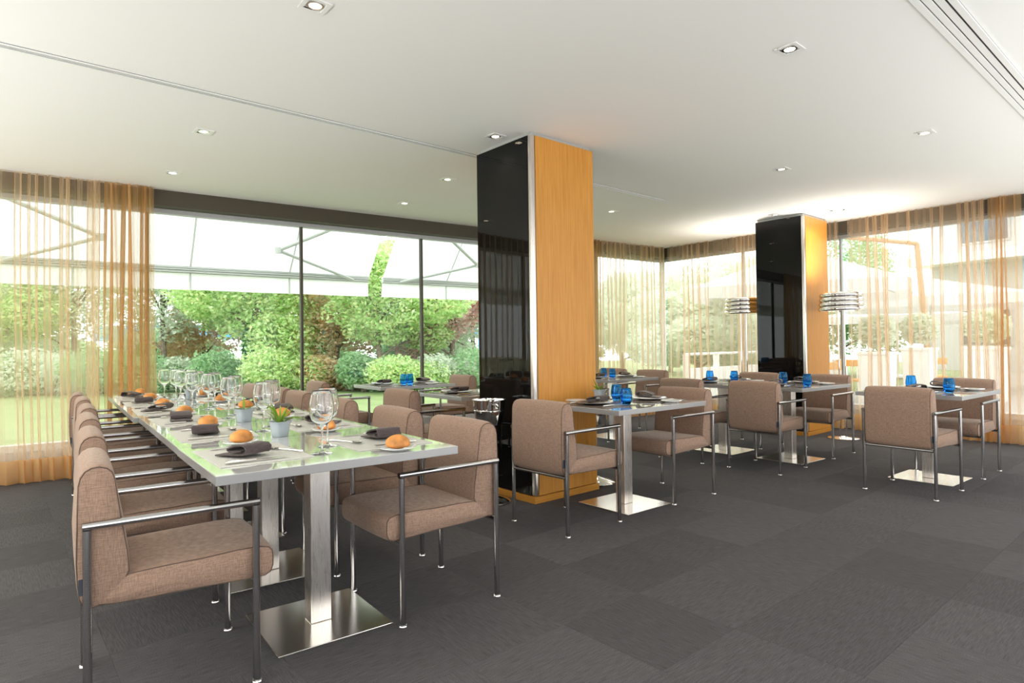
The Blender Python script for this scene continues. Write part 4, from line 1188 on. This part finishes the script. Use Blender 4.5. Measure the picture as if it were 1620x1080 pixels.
def parasol(x, y, z, half, drop, label, deg=0, cant=None):
    r = thing('parasol', label, 'parasol', (x, y, -.02), math.radians(deg), 'white terrace parasols')
    vs = [(0, 0, z)]; n = 8; m = 5
    for i in range(1, m + 1):
        u = i / m
        for j in range(n * 2):
            a = 2 * PI * j / (n * 2)
            c, s = math.cos(a), math.sin(a); k = (abs(c) ** 8 + abs(s) ** 8) ** (-1 / 8)
            sag = -.05 * math.sin(PI * u) * (1 if j % 2 else .2)
            vs.append((half * u * c * k, half * u * s * k, z - drop * u + sag))
    N_ = n * 2
    fs = [(0, 1 + j, 1 + (j + 1) % N_) for j in range(N_)]
    for i in range(m - 1):
        for j in range(N_): fs.append((1 + i * N_ + j, 1 + (i + 1) * N_ + j, 1 + (i + 1) * N_ + (j + 1) % N_, 1 + i * N_ + (j + 1) % N_))
    b0 = 1 + (m - 1) * N_; q0 = len(vs)
    for j in range(N_):
        vv = vs[b0 + j]; vs.append((vv[0], vv[1], vv[2] - .22 - .02 * (j % 2)))
    fs += [(b0 + j, q0 + j, q0 + (j + 1) % N_, b0 + (j + 1) % N_) for j in range(N_)]
    obj('canopy', MB().add(vs, fs).mesh('canopy', ang=20), M_paras, r)
    rb = MB()
    for j in range(8):
        a = 2 * PI * j / 8; c, s = math.cos(a), math.sin(a); k = (abs(c) ** 8 + abs(s) ** 8) ** (-1 / 8)
        rb = MB().tube([(0, 0, z - .06), (half * .97 * c * k, half * .97 * s * k, z - drop - .03)], .014, 6)
        obj('rib', rb.mesh('rib'), M_awnbar, r)
    if cant:
        px_, py_ = cant
        obj('pole', MB().tube([(px_, py_, 0), (px_, py_, .9), (px_ * .93, py_ * .93, z + .2)], [.07, .065, .055], 10).mesh('pole'), M_beam, r)
        obj('arm', MB().tube([(px_ * .93, py_ * .93, z + .2), (0, 0, z + .35)], .05, 8).mesh('arm'), M_beam, r)
        obj('hanger', MB().tube([(0, 0, z + .36), (0, 0, z - .1)], .03, 8).mesh('hanger'), M_awnbar, r)
        obj('base', MB().box(px_ - .4, px_ + .4, py_ - .4, py_ + .4, 0, .1).mesh('base', bevel=.01), M_white, r)
    else:
        obj('pole', MB().tube([(0, 0, 0), (0, 0, z)], .035, 10).mesh('pole'), M_awnbar, r)
        obj('base', MB().lathe([(0, 0), (.35, 0), (.35, .06), (.05, .1), (0, .1)], 24).mesh('base'), M_white, r)
    return r
parasol(13.1, 6.0, 3.15, 2.0, .85, 'large white cantilever parasol behind the far column, timber mast', 20, (2.2, -2.4))
parasol(18.1, 5.0, 2.75, 2.1, .55, 'white terrace parasol behind the right curtain, grey underside', 10)
parasol(22.6, 7.2, 2.45, 2.2, .5, 'farthest white terrace parasol, low behind the planters', 5)
parasol(19.5, .2, 3.0, 2.2, .6, 'white terrace parasol at the right end of the terrace', 5)

def planter(x, y, label, seed, h=1.0, w=.42):
    r = thing('planter', label, 'planter', (x, y, -.02), 0, 'white planters with clipped shrubs')
    obj('box', MB().add([(-w * .42, -w * .42, 0), (w * .42, -w * .42, 0), (w * .42, w * .42, 0), (-w * .42, w * .42, 0), (-w * .5, -w * .5, h), (w * .5, -w * .5, h), (w * .5, w * .5, h), (-w * .5, w * .5, h)],
        [(0, 3, 2, 1), (4, 5, 6, 7), (0, 1, 5, 4), (1, 2, 6, 5), (2, 3, 7, 6), (3, 0, 4, 7)]).mesh('box', bevel=.015), M_white, r)
    obj('rim', MB().box(-w * .53, w * .53, -w * .53, w * .53, h - .05, h + .005).mesh('rim', bevel=.01), M_white, r)
    f = obj('foliage', leaf_cloud('foliage', [(0, 0, h + w * .75, w * .62, w * .62, w * .6)], 2600, .04, PALE, seed, .6), None, r); f['kind'] = 'stuff'
    return r
planter(12.3, 4.25, 'white planter with round shrub just right of the far column', 101, 1.0, .50)
planter(13.9, 4.05, 'white planter with round shrub left of the parasol mast', 102, 1.05, .5)
planter(16.4, 3.6, 'white planter with round shrub behind the parasol mast', 103, 1.05, .6)
planter(14.6, 3.1, 'white planter with round shrub right of the parasol mast', 104, 1.05, .55)

def patio_chair(x, y, deg, label):
    r = thing('patio_chair', label, 'chair', (x, y, -.02), math.radians(deg), 'orange terrace chairs')
    obj('seat', MB().box(-.22, .22, -.22, .22, .42, .46).mesh('seat', bevel=.012), M_orange, r)
    obj('backrest', MB().box(-.235, -.205, -.21, .21, .70, .83).mesh('backrest', bevel=.01), M_orange, r)
    for sy in (-1, 1):
        obj('post', MB().tube([(-.2, .17 * sy, .45), (-.22, .17 * sy, .72)], .012, 8).mesh('post'), M_white, r)
    for sx in (-1, 1):
        for sy in (-1, 1):
            obj('leg', MB().tube([(.2 * sx, .2 * sy, 0), (.18 * sx, .18 * sy, .42)], .015, 8).mesh('leg'), M_white, r)
for k, (x, y, d, l) in enumerate([(12.9, 5.0, 200, 'orange terrace chair beside the first white planter'), (13.3, 4.6, 150, 'orange terrace chair between two white planters'),
                                  (15.2, 4.2, 30, 'orange terrace chair in front of the parasol mast'), (11.6, 4.75, 20, 'orange terrace chair closest to the window, right of the far column')]):
    patio_chair(x, y, d, l)

# neighbouring building
b = thing('building', 'white modern building with dark windows beyond the terrace', 'building', (29, 3.0, -.1), math.radians(-8))
obj('wall', MB().box(0, 8, -12, 5.2, 0, 7.5).mesh('wall'), M_facade, b)
obj('eaves', MB().box(-1.1, 8.2, -12.4, 5.6, 4.25, 4.6).mesh('eaves'), M_white, b)
obj('roof', MB().box(-.6, 8.3, -12.4, 5.6, 7.5, 7.75).mesh('roof'), M_white, b)
for fl in (1.0, 5.0):
    for k in range(6):
        y0 = -11 + k * 2.7
        wn = obj('window', MB().box(-.06, .02, y0, y0 + 1.7, fl, fl + 1.9).mesh('window', bevel=.02), M_frame, b)
        obj('pane', MB().box(-.075, -.055, y0 + .08, y0 + 1.62, fl + .08, fl + 1.82).mesh('pane'), M_facglass, wn)
for k, (px, d, h, w, m, l) in enumerate([(1100, 15.5, 2.8, 1.5, PALE, 'small pale green tree seen through the curtain at the far corner'), (985, 24, 4.2, 2.0, PALE, 'pale tree seen through the curtain right of the large column'),
        (1180, 24, 4.6, 2.2, PALE, 'tall pale tree behind the white parasol at the corner'), (1330, 22, 6.4, 1.9, DGREEN, 'tall dark tree seen just right of the far column'), (1060, 26, 4.6, 2.4, PALE, 'tall pale tree far behind the corner curtains'),
        (1150, 17.5, 2.4, 1.4, PALE, 'bushy pale green tree low behind the corner garden wall')]):
    tree(px, d, h, w, m, l, 120 + k, 8000, low=.5)
